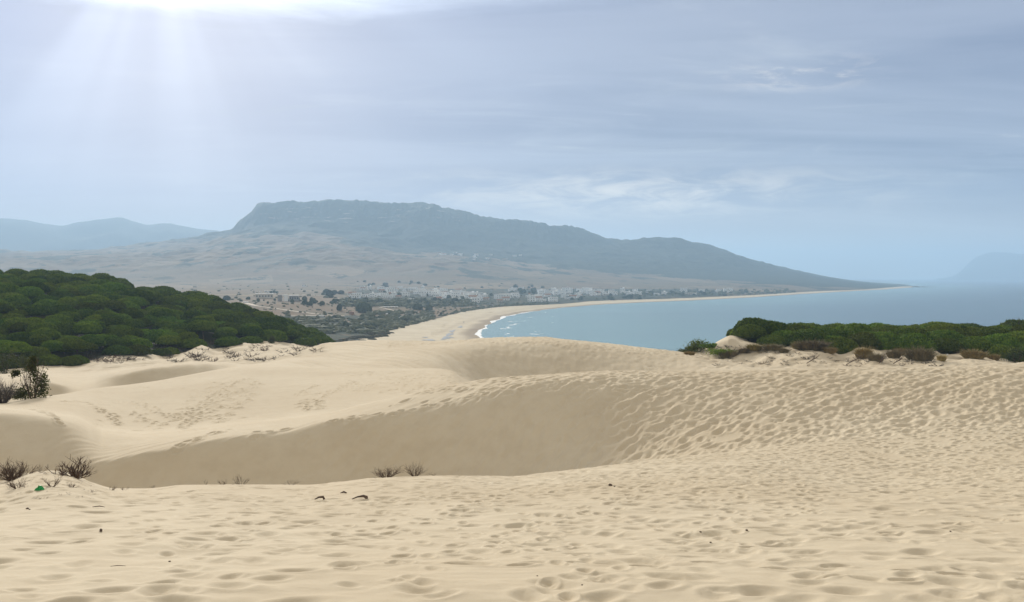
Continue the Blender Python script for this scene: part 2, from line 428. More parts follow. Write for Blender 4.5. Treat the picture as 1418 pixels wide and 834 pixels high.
trail([(240,620),(262,612),(285,604),(300,598)], .3, .15, .3, .10)
trail([(236,625),(252,617),(275,609)], .3, .15, .3, .09)
trail([(345,606),(365,598),(385,597),(402,594)], .34, .12, .3, .09)
patch(60, 670, 900, 524, 545, .3, .07, 0)
x, y = scatter(2600, 136, 153, 540, 1010, lambda p, y, x: .25 + .6 * clump(x, y, 5))
for a, b in zip(x, y): dent(a, b, .36 * R.uniform(.7, 1.3), .3, R.uniform(-1, 1), .13, .6)
x, y = scatter(900, 100, 140, 540, 1060, lambda p, y, x: .6 * clump(x, y, 6))
for a, b in zip(x, y): dent(a, b, .5 * R.uniform(.7, 1.3), .3, R.uniform(.2, 1), .06, .6)
Zn += PIT + RIM
PYN = HY + F * (H - Zn) / Yn

def grid_mesh(name, X, Y, Z, mask=None, flip=False):
    nr, nc = X.shape
    idx = np.arange(nr * nc).reshape(nr, nc)
    q = np.stack([idx[:-1, :-1], idx[:-1, 1:], idx[1:, 1:], idx[1:, :-1]], -1).reshape(-1, 4)
    if mask is not None: q = q[mask.reshape(-1)]
    used = np.zeros(nr * nc, bool); used[q.ravel()] = True
    remap = np.cumsum(used) - 1
    co = np.stack([X.ravel()[used], Y.ravel()[used], Z.ravel()[used]], -1).astype(np.float32)
    q = remap[q].astype(np.int32)
    me = bpy.data.meshes.new(name)
    me.vertices.add(len(co)); me.vertices.foreach_set('co', co.ravel())
    me.loops.add(q.size); me.loops.foreach_set('vertex_index', q.ravel())
    me.polygons.add(len(q)); me.polygons.foreach_set('loop_start', np.arange(0, q.size, 4, dtype=np.int32))
    me.polygons.foreach_set('use_smooth', np.ones(len(q), bool))
    me.update(calc_edges=True)
    return me, used
def add_attr(me, name, arr, used):
    a = me.attributes.new(name, 'FLOAT', 'POINT')
    a.data.foreach_set('value', np.ascontiguousarray(arr.ravel()[used], dtype=np.float32))

# ------------------------------------------------------------------ materials of the ground
def sand_material():
    m, nt, b = material('dune_sand', .95, .08)
    P = nt.pos()
    big = nt.noise(P, .12, 4, .55); mid = nt.noise(P, 1.7, 5, .6); fine = nt.noise(P, 160, 2, .6)
    c = nt.mix(nt.remap(big, .3, .7), (.62, .518, .37), (.68, .582, .43))
    c = nt.mix(nt.math('MULTIPLY', nt.remap(mid, .35, .75), .25), c, (.50, .40, .27))
    c = nt.mix(nt.math('MULTIPLY', nt.remap(fine, .5, .8), .35), c, (.34, .26, .17))
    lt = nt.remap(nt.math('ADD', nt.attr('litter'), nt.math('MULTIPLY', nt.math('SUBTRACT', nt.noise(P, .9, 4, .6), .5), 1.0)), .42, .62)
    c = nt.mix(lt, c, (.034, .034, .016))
    nt.put(b.inputs['Base Color'], c)
    g1 = nt.noise(P, 9, 4, .6); g2 = nt.noise(P, 90, 3, .6)
    hgt = nt.math('ADD', nt.math('MULTIPLY', g1, .012), nt.math('MULTIPLY', g2, .003))
    bp = nt.new('ShaderNodeBump'); bp.inputs['Strength'].default_value = .55; bp.inputs['Distance'].default_value = 1
    nt.put(bp.inputs['Height'], hgt); nt.put(b.inputs['Normal'], bp.outputs[0])
    return m
SAND = sand_material()

def land_material():
    m, nt, b = material('coast_land', .95, .05)
    P = nt.pos()
    veg = nt.attr('veg'); sand = nt.attr('sand'); rock = nt.attr('rock'); wet = nt.attr('wet')
    n1 = nt.noise(P, .011, 6, .65); n2 = nt.noise(P, .05, 5, .65); n3 = nt.noise(P, .17, 3, .6)
    tan = nt.mix(nt.remap(n1, .35, .65), (.20, .135, .080), (.135, .105, .064))
    tan = nt.mix(nt.math('MULTIPLY', nt.remap(n2, .45, .7), .55), tan, (.25, .18, .11))
    vo = nt.new('ShaderNodeTexVoronoi'); nt.put(vo.inputs['Vector'], nt.vmath('MULTIPLY', P, (.0065, .0042, 0))); vo.inputs['Scale'].default_value = 1; vo.inputs['Randomness'].default_value = .8
    cr_ = nt.sep(vo.outputs['Color'])
    tan = nt.mix(nt.math('MULTIPLY', cr_[0], .55), tan, (.15, .125, .075))
    tan = nt.mix(nt.math('MULTIPLY', nt.remap(cr_[1], .6, .9), .5), tan, (.29, .22, .14))
    vegc = nt.mix(nt.remap(n2, .35, .65), (.020, .030, .018), (.046, .056, .030))
    vf = nt.math('ADD', veg, nt.math('MULTIPLY', nt.math('SUBTRACT', n2, .5), 1.1))
    vf = nt.math('ADD', vf, nt.math('MULTIPLY', nt.math('SUBTRACT', n3, .5), .9))
    vf = nt.remap(vf, .42, .60)
    c = nt.mix(vf, tan, vegc)
    c = nt.mix(nt.remap(nt.math('ADD', rock, nt.math('MULTIPLY', nt.math('SUBTRACT', n3, .5), 1.2)), .5, .75), c, (.30, .27, .22))
    sc_ = nt.mix(nt.remap(n2, .35, .7), (.68, .59, .44), (.60, .51, .37))
    sc_ = nt.mix(wet, sc_, (.30, .23, .16))
    sf = nt.remap(nt.math('ADD', sand, nt.math('MULTIPLY', nt.math('SUBTRACT', n3, .5), .5)), .4, .6)
    c = nt.mix(sf, c, sc_)
    nt.put(b.inputs['Base Color'], c)
    bp = nt.new('ShaderNodeBump'); bp.inputs['Strength'].default_value = .7; bp.inputs['Distance'].default_value = 1
    nt.put(bp.inputs['Height'], nt.math('ADD', nt.math('MULTIPLY', n2, nt.math('MULTIPLY', veg, 6.)), nt.math('MULTIPLY', n3, 1.2)))
    nt.put(b.inputs['Normal'], bp.outputs[0])
    return m
LAND = land_material()

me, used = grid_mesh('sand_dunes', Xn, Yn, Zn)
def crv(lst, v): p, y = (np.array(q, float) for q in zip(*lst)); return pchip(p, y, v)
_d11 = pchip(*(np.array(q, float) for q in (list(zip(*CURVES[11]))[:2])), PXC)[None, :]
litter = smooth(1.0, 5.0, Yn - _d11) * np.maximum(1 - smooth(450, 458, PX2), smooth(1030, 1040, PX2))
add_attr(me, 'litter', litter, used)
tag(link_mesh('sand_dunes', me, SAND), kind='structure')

# ---- land cover of the coast
def crv(lst, v): p, y = (np.array(q, float) for q in zip(*lst)); return pchip(p, y, v)
TB = [(-3000,340),(0,338),(262,333),(300,327),(330,325),(400,324),(460,327),(520,341),(560,350),(620,352),(700,361),(800,374),(850,378),(900,381),(1000,389),(1100,396),(1150,399),(1300,403),(4000,405)]
tb = crv(TB, PXF)[None, :]
wobv = fbm(Xf / 160, Yf / 240, 4, 141)
veg = smooth(-3.5, 3.5, tb - PYF + wobv * 6)
# scrubby gullies on the dry slopes
gul = smooth(.25, .75, fbm(Xf / 210 + Yf / 900, Yf / 420 - Xf / 800, 5, 151)) * .62
dry = np.where(PYF < 398, .30, .22) + gul * 1.15 * smooth(392, 380, PYF) + .35 * smooth(.3, .9, fbm(Xf / 60, Yf / 120, 4, 161))
diag = np.exp(-((PYF - (372 - (PXF2 - 290) * .185)) / 3.2) ** 2) * smooth(280, 320, PXF2) * (1 - smooth(450, 480, PXF2))
veg = np.maximum(veg, np.maximum(dry, .62 * diag))
# gardens and hedges of the village, scrub behind the beach
village = smooth(398, 402, PYF) * (1 - smooth(422, 427, PYF)) * smooth(450, 500, PXF2) * (1 - smooth(960, 1080, PXF2))
veg = np.maximum(veg, village * (.62 + .42 * smooth(-.2, .6, fbm(Xf / 38, Yf / 90, 3, 171))))
scrub = smooth(434, 440, PYF) * smooth(300, 380, PXF2) * (1 - smooth(560, 660, PXF2))
veg = np.maximum(veg, scrub * (.72 + .4 * fbm(Xf / 40, Yf / 60, 3, 181)))
BU = [(-3000,520),(430,488),(470,477),(490,472),(520,464.5),(540,457.5),(570,450),(600,442.5),(640,432.5),(700,425),(783,421),(821,417.6),(860,416),(898,415),(1050,408.8),(1129,404),(1193,401.6),(1262,397),(4000,397)]
bu = crv(BU, PXF)[None, :]
sand = smooth(-1.6, 1.0, PYF - bu + fbm(Xf / 25, Yf / 40, 3, 191) * 2.2 * smooth(1400, 700, Yf)) * (sdF < 330)
sand = np.where(sdF < 2, 1., sand)
edge = np.exp(-((PYF - bu + 1.5) / 2.2) ** 2)
veg = np.maximum(veg, edge * .55)
veg = veg * (1 - sand)
slope = np.abs(np.gradient(Zf, axis=0) / np.gradient(Yf, axis=0))
band = smooth(283, 287, PYF) * (1 - smooth(306, 314, PYF)) * smooth(352, 362, PXF2) * (1 - smooth(620, 720, PXF2)) * smooth(4300, 4400, Yf)
rock = band * (.30 + .48 * fbm(Xf / 70, Zf / 9, 4, 201))
rock = np.maximum(rock, smooth(1235, 1262, PXF2) * .6 * (1 - sand) * smooth(3500, 3800, Yf))
veg = np.clip(veg + rock * -.2, 0, 1)
wet = np.clip(smooth(14, 4, sdF) * .8 + .15 * smooth(.35, .8, fbm(Xf / 45, Yf / 45, 3, 211)) * smooth(70, 30, sdF), 0, 1) * (sdF < 90)
wetband = np.exp(-((PYF - (crv([(-3000,500),(600,462),(640,447),(700,432.5),(760,424.6),(4000,400)], PXF)[None, :])) / 2.6) ** 2) * (PXF2 > 596)
wet = np.maximum(wet, wetband * .22)
def fmask(arr): return arr[:-1, :-1] & arr[1:, 1:]
foot = Yf >= 2400
for nm, mk in (('coastal_plain', ~foot), ('mountain', foot)):
    if nm == 'coastal_plain': mask = ~foot[:-1, :-1]
    else: mask = foot[:-1, :-1]
    me, used = grid_mesh(nm, Xf, Yf, Zf, mask)
    for an, ar in (('veg', veg), ('sand', sand), ('rock', rock), ('wet', wet)): add_attr(me, an, ar, used)
    tag(link_mesh(nm, me, LAND), kind='structure')

LRF = np.log(rows_f)
def ground(x, y):
    if y <= 429.9: 
        r = np.interp(math.log(max(y, .31)), LR, np.arange(NR)); c = np.interp(x / y, tcols, np.arange(NC)); A = Zn; nr, nc = NR, NC
    else:
        r = np.interp(math.log(y), LRF, np.arange(NRF)); c = np.interp(x / y, tf, np.arange(NCF)); A = Zf; nr, nc = NRF, NCF
    i = min(int(r), nr - 2); j = min(int(c), nc - 2); a = r - i; b = c - j
    return float((A[i, j] * (1 - a) + A[i + 1, j] * a) * (1 - b) + (A[i, j + 1] * (1 - a) + A[i + 1, j + 1] * a) * b)
def hit_far(px, py):
    """where the line of sight through a photo pixel first meets the far land"""
    j = int(round(np.interp((px - CX) / F, tf, np.arange(NCF)))); colm = PYF[:, j]
    k0 = 20; k = np.argmax(colm[k0:] <= py) + k0
    if colm[k] > py: return None
    a = (colm[k - 1] - py) / max(colm[k - 1] - colm[k], 1e-6)
    D = rows_f[k - 1] + (rows_f[k] - rows_f[k - 1]) * min(max(a, 0), 1)
    return px_x(px, D), D, ground(px_x(px, D), D)
def hit(px, py):
    D = hit_near(px, py)
    if D and D < 425: return px_x(px, D), D, ground(px_x(px, D), D)
    return hit_far(px, py)

# ------------------------------------------------------------------ sea
rs = np.concatenate([lrows(200, 560, 20), lrows(560, 1100, 240), lrows(1100, 4600, 200), lrows(4600, 18000, 60), [18000.]])
ts = np.concatenate([np.linspace(-1.75, -.1, 30)[:-1], np.linspace(-.1, T_IN, 620), np.linspace(T_IN, 1.75, 30)[1:]])
Xs = rs[:, None] * ts[None, :]; Ys = np.repeat(rs[:, None], len(ts), 1)
sds = -shore_sd(Xs, Ys)
me, used = grid_mesh('sea', Xs, Ys, np.zeros_like(Xs))
wl = fbm(Xs / 40, Ys / 40, 3, 221)
foam = smooth(5.0, 1.5, sds + wl * 2.5) * (sds > -20) * .85
foam = np.maximum(foam, 1.0 * np.exp(-((sds - 22 - wl * 10) / 2.2) ** 2) * .62 * smooth(-.5, .3, fbm(Xs / 30, Ys / 30, 2, 231)))
foam = np.maximum(foam, .55 * np.exp(-((sds - 48 - wl * 14) / 2.2) ** 2) * smooth(-.1, .45, fbm(Xs / 24, Ys / 24, 2, 233)))
foam *= (.45 + .55 * smooth(1500, 800, Ys))
add_attr(me, 'foam', foam, used)
add_attr(me, 'shallow', smooth(420, 10, sds) * .75 + .25 * smooth(1500, 100, sds), used)
def sea_material():
    m, nt, b = material('sea_water', .22, .5)
    P = nt.pos()
    sp = nt.vmath('MULTIPLY', P, (1., .35, 1.))
    streak = nt.noise(nt.vmath('MULTIPLY', P, (.0007, .0035, 1.)), 1, 4, .55)
    c = nt.mix(nt.attr('shallow'), (.018, .066, .105), (.14, .30, .31))
    c = nt.mix(nt.math('MULTIPLY', nt.remap(streak, .45, .7), .35), c, (.02, .045, .08))
    fn = nt.remap(nt.math('ADD', nt.attr('foam'), nt.math('MULTIPLY', nt.math('SUBTRACT', nt.noise(P, .22, 5, .7), .5), .8)), .36, .66)
    c = nt.mix(fn, c, (.85, .86, .86))
    nt.put(b.inputs['Base Color'], c)
    nt.put(b.inputs['Roughness'], nt.math('MULTIPLY_ADD', fn, .5, .24))
    w1 = nt.noise(sp, .35, 4, .6); w2 = nt.noise(sp, .06, 3, .5)
    bp = nt.new('ShaderNodeBump'); bp.inputs['Strength'].default_value = .5; bp.inputs['Distance'].default_value = 1
    nt.put(bp.inputs['Height'], nt.math('ADD', nt.math('MULTIPLY', w1, .6), nt.math('MULTIPLY', w2, 1.2)))
    nt.put(b.inputs['Normal'], bp.outputs[0])
    return m
tag(link_mesh('sea', me, sea_material()), kind='structure')

# pools left by the tide on the beach
POOLM, nt, b = material('pool_water', .35, .4)
nt.put(b.inputs['Base Color'], nt.mix(nt.remap(nt.noise(nt.pos(), .2, 4, .6), .4, .65), (.22, .22, .20), (.45, .40, .32)))
mb = MB()
for px, py, w, h in [(622,464,4,3),(626.5,458.8,3.2,1.8),(637.5,452.8,2.8,1.3),(617,468.5,5,2.2),(624,467.5,4,.8),(594,471,8,1.1),(589,467.4,4,.5)]:
    q = hit_far(px, py)
    if not q: continue
    x0, y0, z0 = q; rx = w * y0 / F; ry = h * y0 * y0 / (F * (H - z0)); n = 40
    vs = []
    for k in range(n):
        an = 2 * PI * k / n; rr = 1 + .25 * math.sin(an * 3 + px) + .15 * math.sin(an * 7 + py) + .08 * math.sin(an * 11)
        X = x0 + math.cos(an) * rx * rr; Y = y0 + math.sin(an) * ry * rr; vs.append((X, Y, ground(X, Y) + .12))
    mb.add(vs + [(x0, y0, z0 + .12)], [(k, (k + 1) % n, n) for k in range(n)])
tag(link_mesh('beach_water', mb.mesh('beach_water', True), POOLM), kind='structure')

# ------------------------------------------------------------------ far ranges
def far_range(name, lst, D, depth, seed, base, steps=40, ncol=420):
    pp = np.linspace(lst[0][0], lst[-1][0], ncol); py = crv(lst, pp); top = H + (HY - py) / F * D
    u = np.linspace(-1, 1, steps)
    DD = D + u * depth
    X = DD[:, None] * ((pp - CX) / F)[None, :]; Y = np.repeat(DD[:, None], ncol, 1)
    prof = 1 - np.abs(u) ** 1.25
    Z = base + (np.maximum(top, base) - base)[None, :] * prof[:, None]
    rl = (1 - np.abs(fbm(X / 700, Y / 700, 4, seed))) - .7
    Z = Z + rl * 50 * (prof * (1 - prof) * 4)[:, None] * np.clip((top - base) / 300, 0, 1)[None, :] + fbm(X / 120, Y / 120, 3, seed + 3) * 4 * prof[:, None]
    Z[0, :] = base - 5; Z[-1, :] = base - 5
    me, used = grid_mesh(name, X, Y, Z)
    for an, v in (('veg', .75), ('sand', 0.), ('rock', .1), ('wet', 0.)): add_attr(me, an, np.full(X.shape, v), used)
    return tag(link_mesh(name, me, LAND), kind='structure')
far_range('distant_mountains', [(-1200,330),(-600,312),(-200,308),(-100,299),(0,302),(30,304),(60,309),(82,312),(110,307),(140,303),(165,301),(185,306),(205,311),(230,309),(265,315),(305,320),(340,331),(420,350),(520,380)], 8000, 1500, 241, 12)
far_range('distant_coast_hills', [(1295,387),(1318,383),(1330,376),(1340,366),(1354,355),(1377,349),(1400,350),(1418,352),(1450,350),(1520,343),(1600,352),(1700,368),(1800,385)], 15000, 1800, 251, -2)

# a low reef off the point
def rock_mesh(seed, n=3):
    import bmesh
    bm = bmesh.new(); bmesh.ops.create_icosphere(bm, subdivisions=n, radius=1)
    for v in bm.verts:
        a = np.array([v.co.x * 1.3 + seed * 7.1]); b_ = np.array([v.co.y * 1.3 + v.co.z * .9])
        k = 1 + .35 * float(fbm(a, b_, 3, seed)[0]); v.co *= k
    me = bpy.data.meshes.new('rock'); bm.to_mesh(me); bm.free(); return me
ROCK = mottled('shore_rock', (.10, .09, .075), (.24, .21, .17), 3)
for i, (px, D, sx, sz) in enumerate([(1280, 4020, 22, 3.2), (1291, 4030, 14, 2.0), (1268, 3990, 16, 4.5)]):
    o = link_mesh('rock', rock_mesh(i + 3), ROCK); o.location = (px_x(px, D), D, -.3); o.scale = (sx, 9, sz)
    tag(o, ['long low dark reef in the sea just off the tip of the headland', 'small outermost dark reef standing alone in the sea beyond the headland',
            'dark rock at the very tip of the headland touching the shore'][i], 'rock', 'rocks off the headland')

# ------------------------------------------------------------------ vegetation
def foliage_mat(name, c1, c2, scale, rand=.5, vtint=None):
    m = mottled(name, c1, c2, scale, .7, .08, rand, fine=.78)
    nt = NT(m.node_tree); b = nt.n['Principled BSDF']; o = [n for n in nt.n if n.type == 'OUTPUT_MATERIAL'][0]
    tr = nt.new('ShaderNodeBsdfTranslucent'); src = b.inputs['Base Color'].links[0].from_socket
    nt.put(tr.inputs[0], nt.mix(1.0, src, (1.0, 1.05, .45), 'MULTIPLY'))
    mx = nt.new('ShaderNodeMixShader'); mx.inputs[0].default_value = .22
    nt.l.new(b.outputs[0], mx.inputs[1]); nt.l.new(tr.outputs[0], mx.inputs[2]); nt.l.new(mx.outputs[0], o.inputs[0])
    return m
PINE = foliage_mat('pine_needles', (.036, .080, .006), (.150, .205, .024), 5.0, .9)
BUSH = foliage_mat('bush_leaves', (.042, .088, .008), (.170, .215, .028), 5.0, .8)
FARLEAF = foliage_mat('far_leaves', (.04, .062, .028), (.085, .105, .045), 1.2, .6)
OLIVE = foliage_mat('olive_leaves', (.05, .062, .02), (.11, .12, .035), 3, .3)
BARK = mottled('bark', (.09, .06, .04), (.16, .12, .085), 6)
DEAD = mottled('dead_wood', (.070, .047, .036), (.165, .115, .088), 8)
GREYWOOD = mottled('grey_brush', (.07, .06, .058), (.15, .13, .12), 8)
MARRAM = mottled('dry_grass', (.25, .19, .075), (.40, .32, .15), 3, .8, .1, .5)
MARRAM2 = mottled('grey_brown_grass', (.15, .125, .075), (.27, .225, .13), 3, .8, .1, .4)

def crown_mesh(seed, lobes=11, tufts=2600, flat=.52, tuft=.055, under=-.10):
    """umbrella crown of unit radius: one lumpy dome with a drawn-in underside, covered with sprays of needles round a dark core"""
    import bmesh
    r = np.random.default_rng(seed)
    c = r.normal(size=(lobes, 3)); c[:, 2] = np.abs(c[:, 2]) * .9; c /= np.linalg.norm(c, axis=1)[:, None]
    amp = r.uniform(.05, .15, lobes); el = r.uniform(.86, 1.1)
    def radius(d):
        k = np.zeros(len(d))
        for q, a in zip(c, amp): k = np.maximum(k, a * np.exp(-((1 - d @ q) / .11)))
        return .90 + k + .05 * noise2(d[:, 0] * 3.1 + seed, d[:, 1] * 3.1 + d[:, 2] * 2.3, seed)
    def shape(d):
        p = d * radius(d)[:, None]
        z = np.where(p[:, 2] > 0, np.abs(p[:, 2]) ** .9 * flat, p[:, 2] * -under / .9)
        return np.stack([p[:, 0] * el, p[:, 1] / el, z], -1)
    bm = bmesh.new(); bmesh.ops.create_icosphere(bm, subdivisions=3, radius=1)
    d = np.array([v.co[:] for v in bm.verts]); V = [tuple(q) for q in shape(d) * .95]; Fc = [tuple(v.index for v in f.verts) for f in bm.faces]; bm.free()
    n = tufts; d = r.normal(size=(n, 3)); d[:, 2] = np.abs(d[:, 2]) - .12; d /= np.linalg.norm(d, axis=1)[:, None]
    P = shape(d) * r.uniform(.95, 1.04, n)[:, None]
    e = 1e-3
    nn = d * np.array([1, 1, 1 / flat]); nn /= np.linalg.norm(nn, axis=1)[:, None]
    nn = nn + r.normal(size=d.shape) * .40; nn /= np.linalg.norm(nn, axis=1)[:, None]
    up = r.normal(size=d.shape) * .5 + np.array([0, 0, .8]); up -= nn * (up * nn).sum(1)[:, None]; up = up + nn * .35; up /= np.linalg.norm(up, axis=1)[:, None]
    sd = np.cross(up, nn); sd /= np.linalg.norm(sd, axis=1)[:, None]
    s = tuft * r.uniform(.6, 1.4, len(P))
    for p_, u_, w_, k in zip(P, up, sd, s):
        i = len(V)
        V.extend([tuple(p_ - w_ * k * .55), tuple(p_ + w_ * k * .55), tuple(p_ + u_ * k * 1.25)])
        Fc.append((i, i + 1, i + 2))
    me = bpy.data.meshes.new('crown'); me.from_pydata(V, [], Fc); me.update(); return me
def trunk_mesh(seed, h=1.0, n=4):
    r = random.Random(seed); mb = MB()
    bend = (r.uniform(-.1, .1), r.uniform(-.1, .1))
    mb.tube([(0, 0, -.12), (bend[0] * .5, bend[1] * .5, h * .35), (bend[0], bend[1], h * .7)], [.055, .045, .034], 7)
    for k in range(n):
        a = 2 * PI * k / n + r.uniform(-.4, .4); q = r.uniform(.35, .6)
        mb.tube([(bend[0], bend[1], h * .6), (math.cos(a) * q * .5, math.sin(a) * q * .5, h * .8), (math.cos(a) * q, math.sin(a) * q, h * .98)], [.028, .02, .011], 5)
    return mb.mesh('trunk', True)

crownsP = [crown_mesh(300 + k, 14, 5200, .60, .060, -.16) for k in range(6)]
trunksP = [trunk_mesh(20 + k) for k in range(3)]
crownsB = [crown_mesh(330 + k, 14, 4600, .66, .062, -.35) for k in range(4)]

TREES = []
def tree(name, crown, trunk, mc, x, y, rad, hgt, sq, label, cat, group, rz, sink=.15):
    """thing > trunk, crown. rad: crown radius; hgt: height of the crown's base"""
    t = empty(name, (x, y, ground(x, y) - sink), rz)
    tr = bpy.data.objects.new('trunk', trunk); COL.objects.link(tr); tr.parent = t; tr.scale = (rad, rad, max(hgt + .25 * rad, .3))
    cr = bpy.data.objects.new('crown', crown); COL.objects.link(cr); cr.parent = t; cr.location = (0, 0, hgt); cr.scale = (rad, rad, rad * sq)
    tag(t, label, cat, group); return t
for me_ in crownsP: me_.materials.append(PINE)
for me_ in crownsB: me_.materials.append(BUSH)
for me_ in trunksP: me_.materials.append(BARK)

def curve_at(k, px):
    p, d, y = zip(*CURVES[k]); return float(pchip(p, d, np.array([px]))[0])
# -- left wood
cand = []
R2 = random.Random(4)
yy = 148.0
while yy < 345:
    sp = 4.0 + max(0, yy - 155) * .0185
    xx = px_x(-45, yy)
    while xx < px_x(462, yy):
        x_ = xx + R2.uniform(-.38, .38) * sp; y_ = yy + R2.uniform(-.38, .38) * sp
        px = CX + x_ / y_ * F
        d11 = curve_at(11, px); d12 = curve_at(12, px)
        tp = 1 - .36 * min(1, max(0, (px - 385) / 60))
        if -45 < px < 455 and d11 + 1.0 < y_ < d12 + 10: cand.append((x_, y_, sp * tp, px, d11, d12))
        xx += sp * (.80 if px > 400 else 1)
    yy += sp * .93
def lab_left(px, y, d11, d12):
    if y < d11 + 9: 
        return 'low stone pine in the front row of the left wood above the sand'
    if y > d12 - 14: return 'stone pine with its rounded crown on the skyline ridge of the left wood'
    if y < d11 + .5 * (d12 - d11): return 'stone pine with a domed crown packed in the lower half of the left hillside wood'
    return 'stone pine with a domed crown packed in the upper half of the left hillside wood'
sk = hit_near(213, 437) or 230
gapx, gapy = px_x(213, 240), 240.
n_left = 0
rank = {id(c): k for k, c in enumerate(sorted(cand, key=lambda c: -c[2] / c[1]))}
far_wood = []
special = {}
for c_ in cand:
    (x_, y_, sp, px, d11, d12) = c_
    zg = ground(x_, y_); pyc = HY + F * (H - zg) / y_
    rad = sp * R2.uniform(.40, .62)
    hg = rad * R2.uniform(.2, .85) if y_ < d12 - 25 else rad * R2.uniform(.35, .6)
    hg += .45
    if y_ < d11 + 7: hg = rad * .14
    if rank[id(c_)] >= 300: far_wood.append((x_, y_, zg, rad, hg)); continue
    o = tree('stone_pine', R2.choice(crownsP), R2.choice(trunksP), PINE, x_, y_, rad, hg, R2.uniform(.85, 1.15), lab_left(px, y_, d11, d12), 'pine tree', 'stone pines of the left hillside wood', R2.uniform(0, 6.28))
    TREES.append((o, px, pyc, y_))
    n_left += 1
print('left pines', n_left, len(far_wood))
lite = [crown_mesh(390 + k, 14, 2200, .60, .075, -.16) for k in range(2)]
LV = []; LF = []; nb = 0
for k, (x_, y_, zg, rad, hg) in enumerate(far_wood):
    me = lite[k % 2]; co = np.empty(len(me.vertices) * 3, np.float32); me.vertices.foreach_get('co', co); co = co.reshape(-1, 3)
    tri = np.empty(len(me.loops), np.int32); me.loops.foreach_get('vertex_index', tri)
    a_ = R2.uniform(0, 6.28); ca, sa = math.cos(a_), math.sin(a_); w_ = co * np.array([rad, rad, rad * R2.uniform(.85, 1.15)])
    LV.append(np.stack([w_[:, 0] * ca - w_[:, 1] * sa + x_, w_[:, 0] * sa + w_[:, 1] * ca + y_, w_[:, 2] + zg + hg], -1)); LF.append(tri.reshape(-1, 3) + nb); nb += len(co)
if LV:
    co = np.concatenate(LV).astype(np.float32); fa = np.concatenate(LF).astype(np.int32)
    me = bpy.data.meshes.new('pine_wood'); me.vertices.add(len(co)); me.vertices.foreach_set('co', co.ravel()); me.loops.add(fa.size); me.loops.foreach_set('vertex_index', fa.ravel())
    me.polygons.add(len(fa)); me.polygons.foreach_set('loop_start', np.arange(0, fa.size, 3, dtype=np.int32)); me.update(calc_edges=True)
    me.materials.append(foliage_mat('pine_wood_needles', (.034, .076, .007), (.135, .185, .024), .9, 0)); tag(link_mesh('pine_wood', me), kind='stuff')
# the ones that do stand out
def relabel(key, text):
    o = max(TREES, key=key)[0]; o['label'] = text
relabel(lambda q: q[1], 'rightmost stone pine of the left wood, last crown before the beach plain')
relabel(lambda q: -abs(q[1] - 225) - abs(q[2] - 432) * 1.2, 'big dark round pine beside the small sandy gap amid the left wood')

# -- right-hand thicket
BUSHES = []
yy = 145.5
while yy < 214:
    sp = 3.9 + (yy - 145) * .028
    xx = px_x(1000, yy)
    while xx < px_x(1450, yy):
        x_ = xx + R2.uniform(-.35, .35) * sp; y_ = yy + R2.uniform(-.3, .3) * sp
        px = CX + x_ / y_ * F; d11 = curve_at(11, px)
        if 1016 + (y_ - 145) * .12 < px < 1450 and y_ > d11 + 1.8:
            rad = sp * R2.uniform(.6, .82); hg = rad * (.1 if y_ < d11 + 5 else R2.uniform(.2, .5))
            # tops follow the skyline at about row 449
            if px < 1045: rad *= .5 + .5 * max(0, (px - 1016) / 29)
            zt = zz(y_, float(crv([(900,470),(1008,474),(1022,466),(1036,459),(1060,453),(1100,451),(1140,453),(1165,449),(1200,454),(1230,449),(1265,453),(1282,447),(1330,447),(1352,453),(1400,449),(1600,449)], np.array([px]))[0]) + R2.uniform(-1, 5)) ; zg = ground(x_, y_)
            if y_ > 158: hg = max(.2, min(zt - zg - .66 * rad, 3.5))
            if hg > 2.6 and px < 1060: xx += sp; continue
            lab = ('low green bush in the front row of the right headland thicket above the sand' if y_ < d11 + 6
                   else 'green humped bush standing against the sea on top of the right headland thicket' if y_ > 185
                   else 'dense green bush packed in the middle of the right headland thicket')
            o = tree('dense_bush', R2.choice(crownsB), R2.choice(trunksP), BUSH, x_, y_, rad, hg, R2.uniform(.8, 1.1), lab, 'bush', 'bushes of the right headland thicket', R2.uniform(0, 6.28))
            BUSHES.append((o, px, y_))
        xx += sp
    yy += sp * .93
print('right bushes', len(BUSHES))
min(BUSHES, key=lambda q: q[1])[0]['label'] = 'leftmost tall green bush of the right headland thicket, its outline sloping down to the sea'

# -- branching shrubs
def shrub_branches(seed, n=16, h=1.0, spread=.9, lvl=3, r0=.02, curl=.25, up=.55):
    r = random.Random(seed); mb = MB()
    def grow(p, d, L, rad, lv):
        pts = [p]; rr = [rad]; q = Vector(p); dd = Vector(d)
        k = 3
        for i in range(k):
            dd = (dd + Vector((r.uniform(-1, 1), r.uniform(-1, 1), r.uniform(-.6, 1))) * curl).normalized()
            q = q + dd * L / k; pts.append(tuple(q)); rr.append(rad * (1 - (i + 1) / k * .6))
        mb.tube(pts, rr, 4 if lv > 1 else 3)
        if lv > 0:
            for j in range(r.randint(2, 4)):
                t = r.uniform(.35, 1); i = min(int(t * k), k - 1); a = t * k - i
                b = Vector(pts[i]).lerp(Vector(pts[i + 1]), a)
                nd = (dd + Vector((r.uniform(-1, 1), r.uniform(-1, 1), r.uniform(-.3, .9))) * .9).normalized()
                grow(tuple(b), nd, L * r.uniform(.45, .7), rad * .55, lv - 1)
    for k in range(n):
        a = r.uniform(0, 2 * PI); s = r.uniform(.2, 1) * spread
        d = Vector((math.cos(a) * s, math.sin(a) * s, r.uniform(.3, 1) * up + .15)).normalized()
        grow((math.cos(a) * .06, math.sin(a) * .06, -.05), d, h * r.uniform(.4, .75), r0 * r.uniform(.6, 1.1), lvl - 1)
    return mb.mesh('branches')
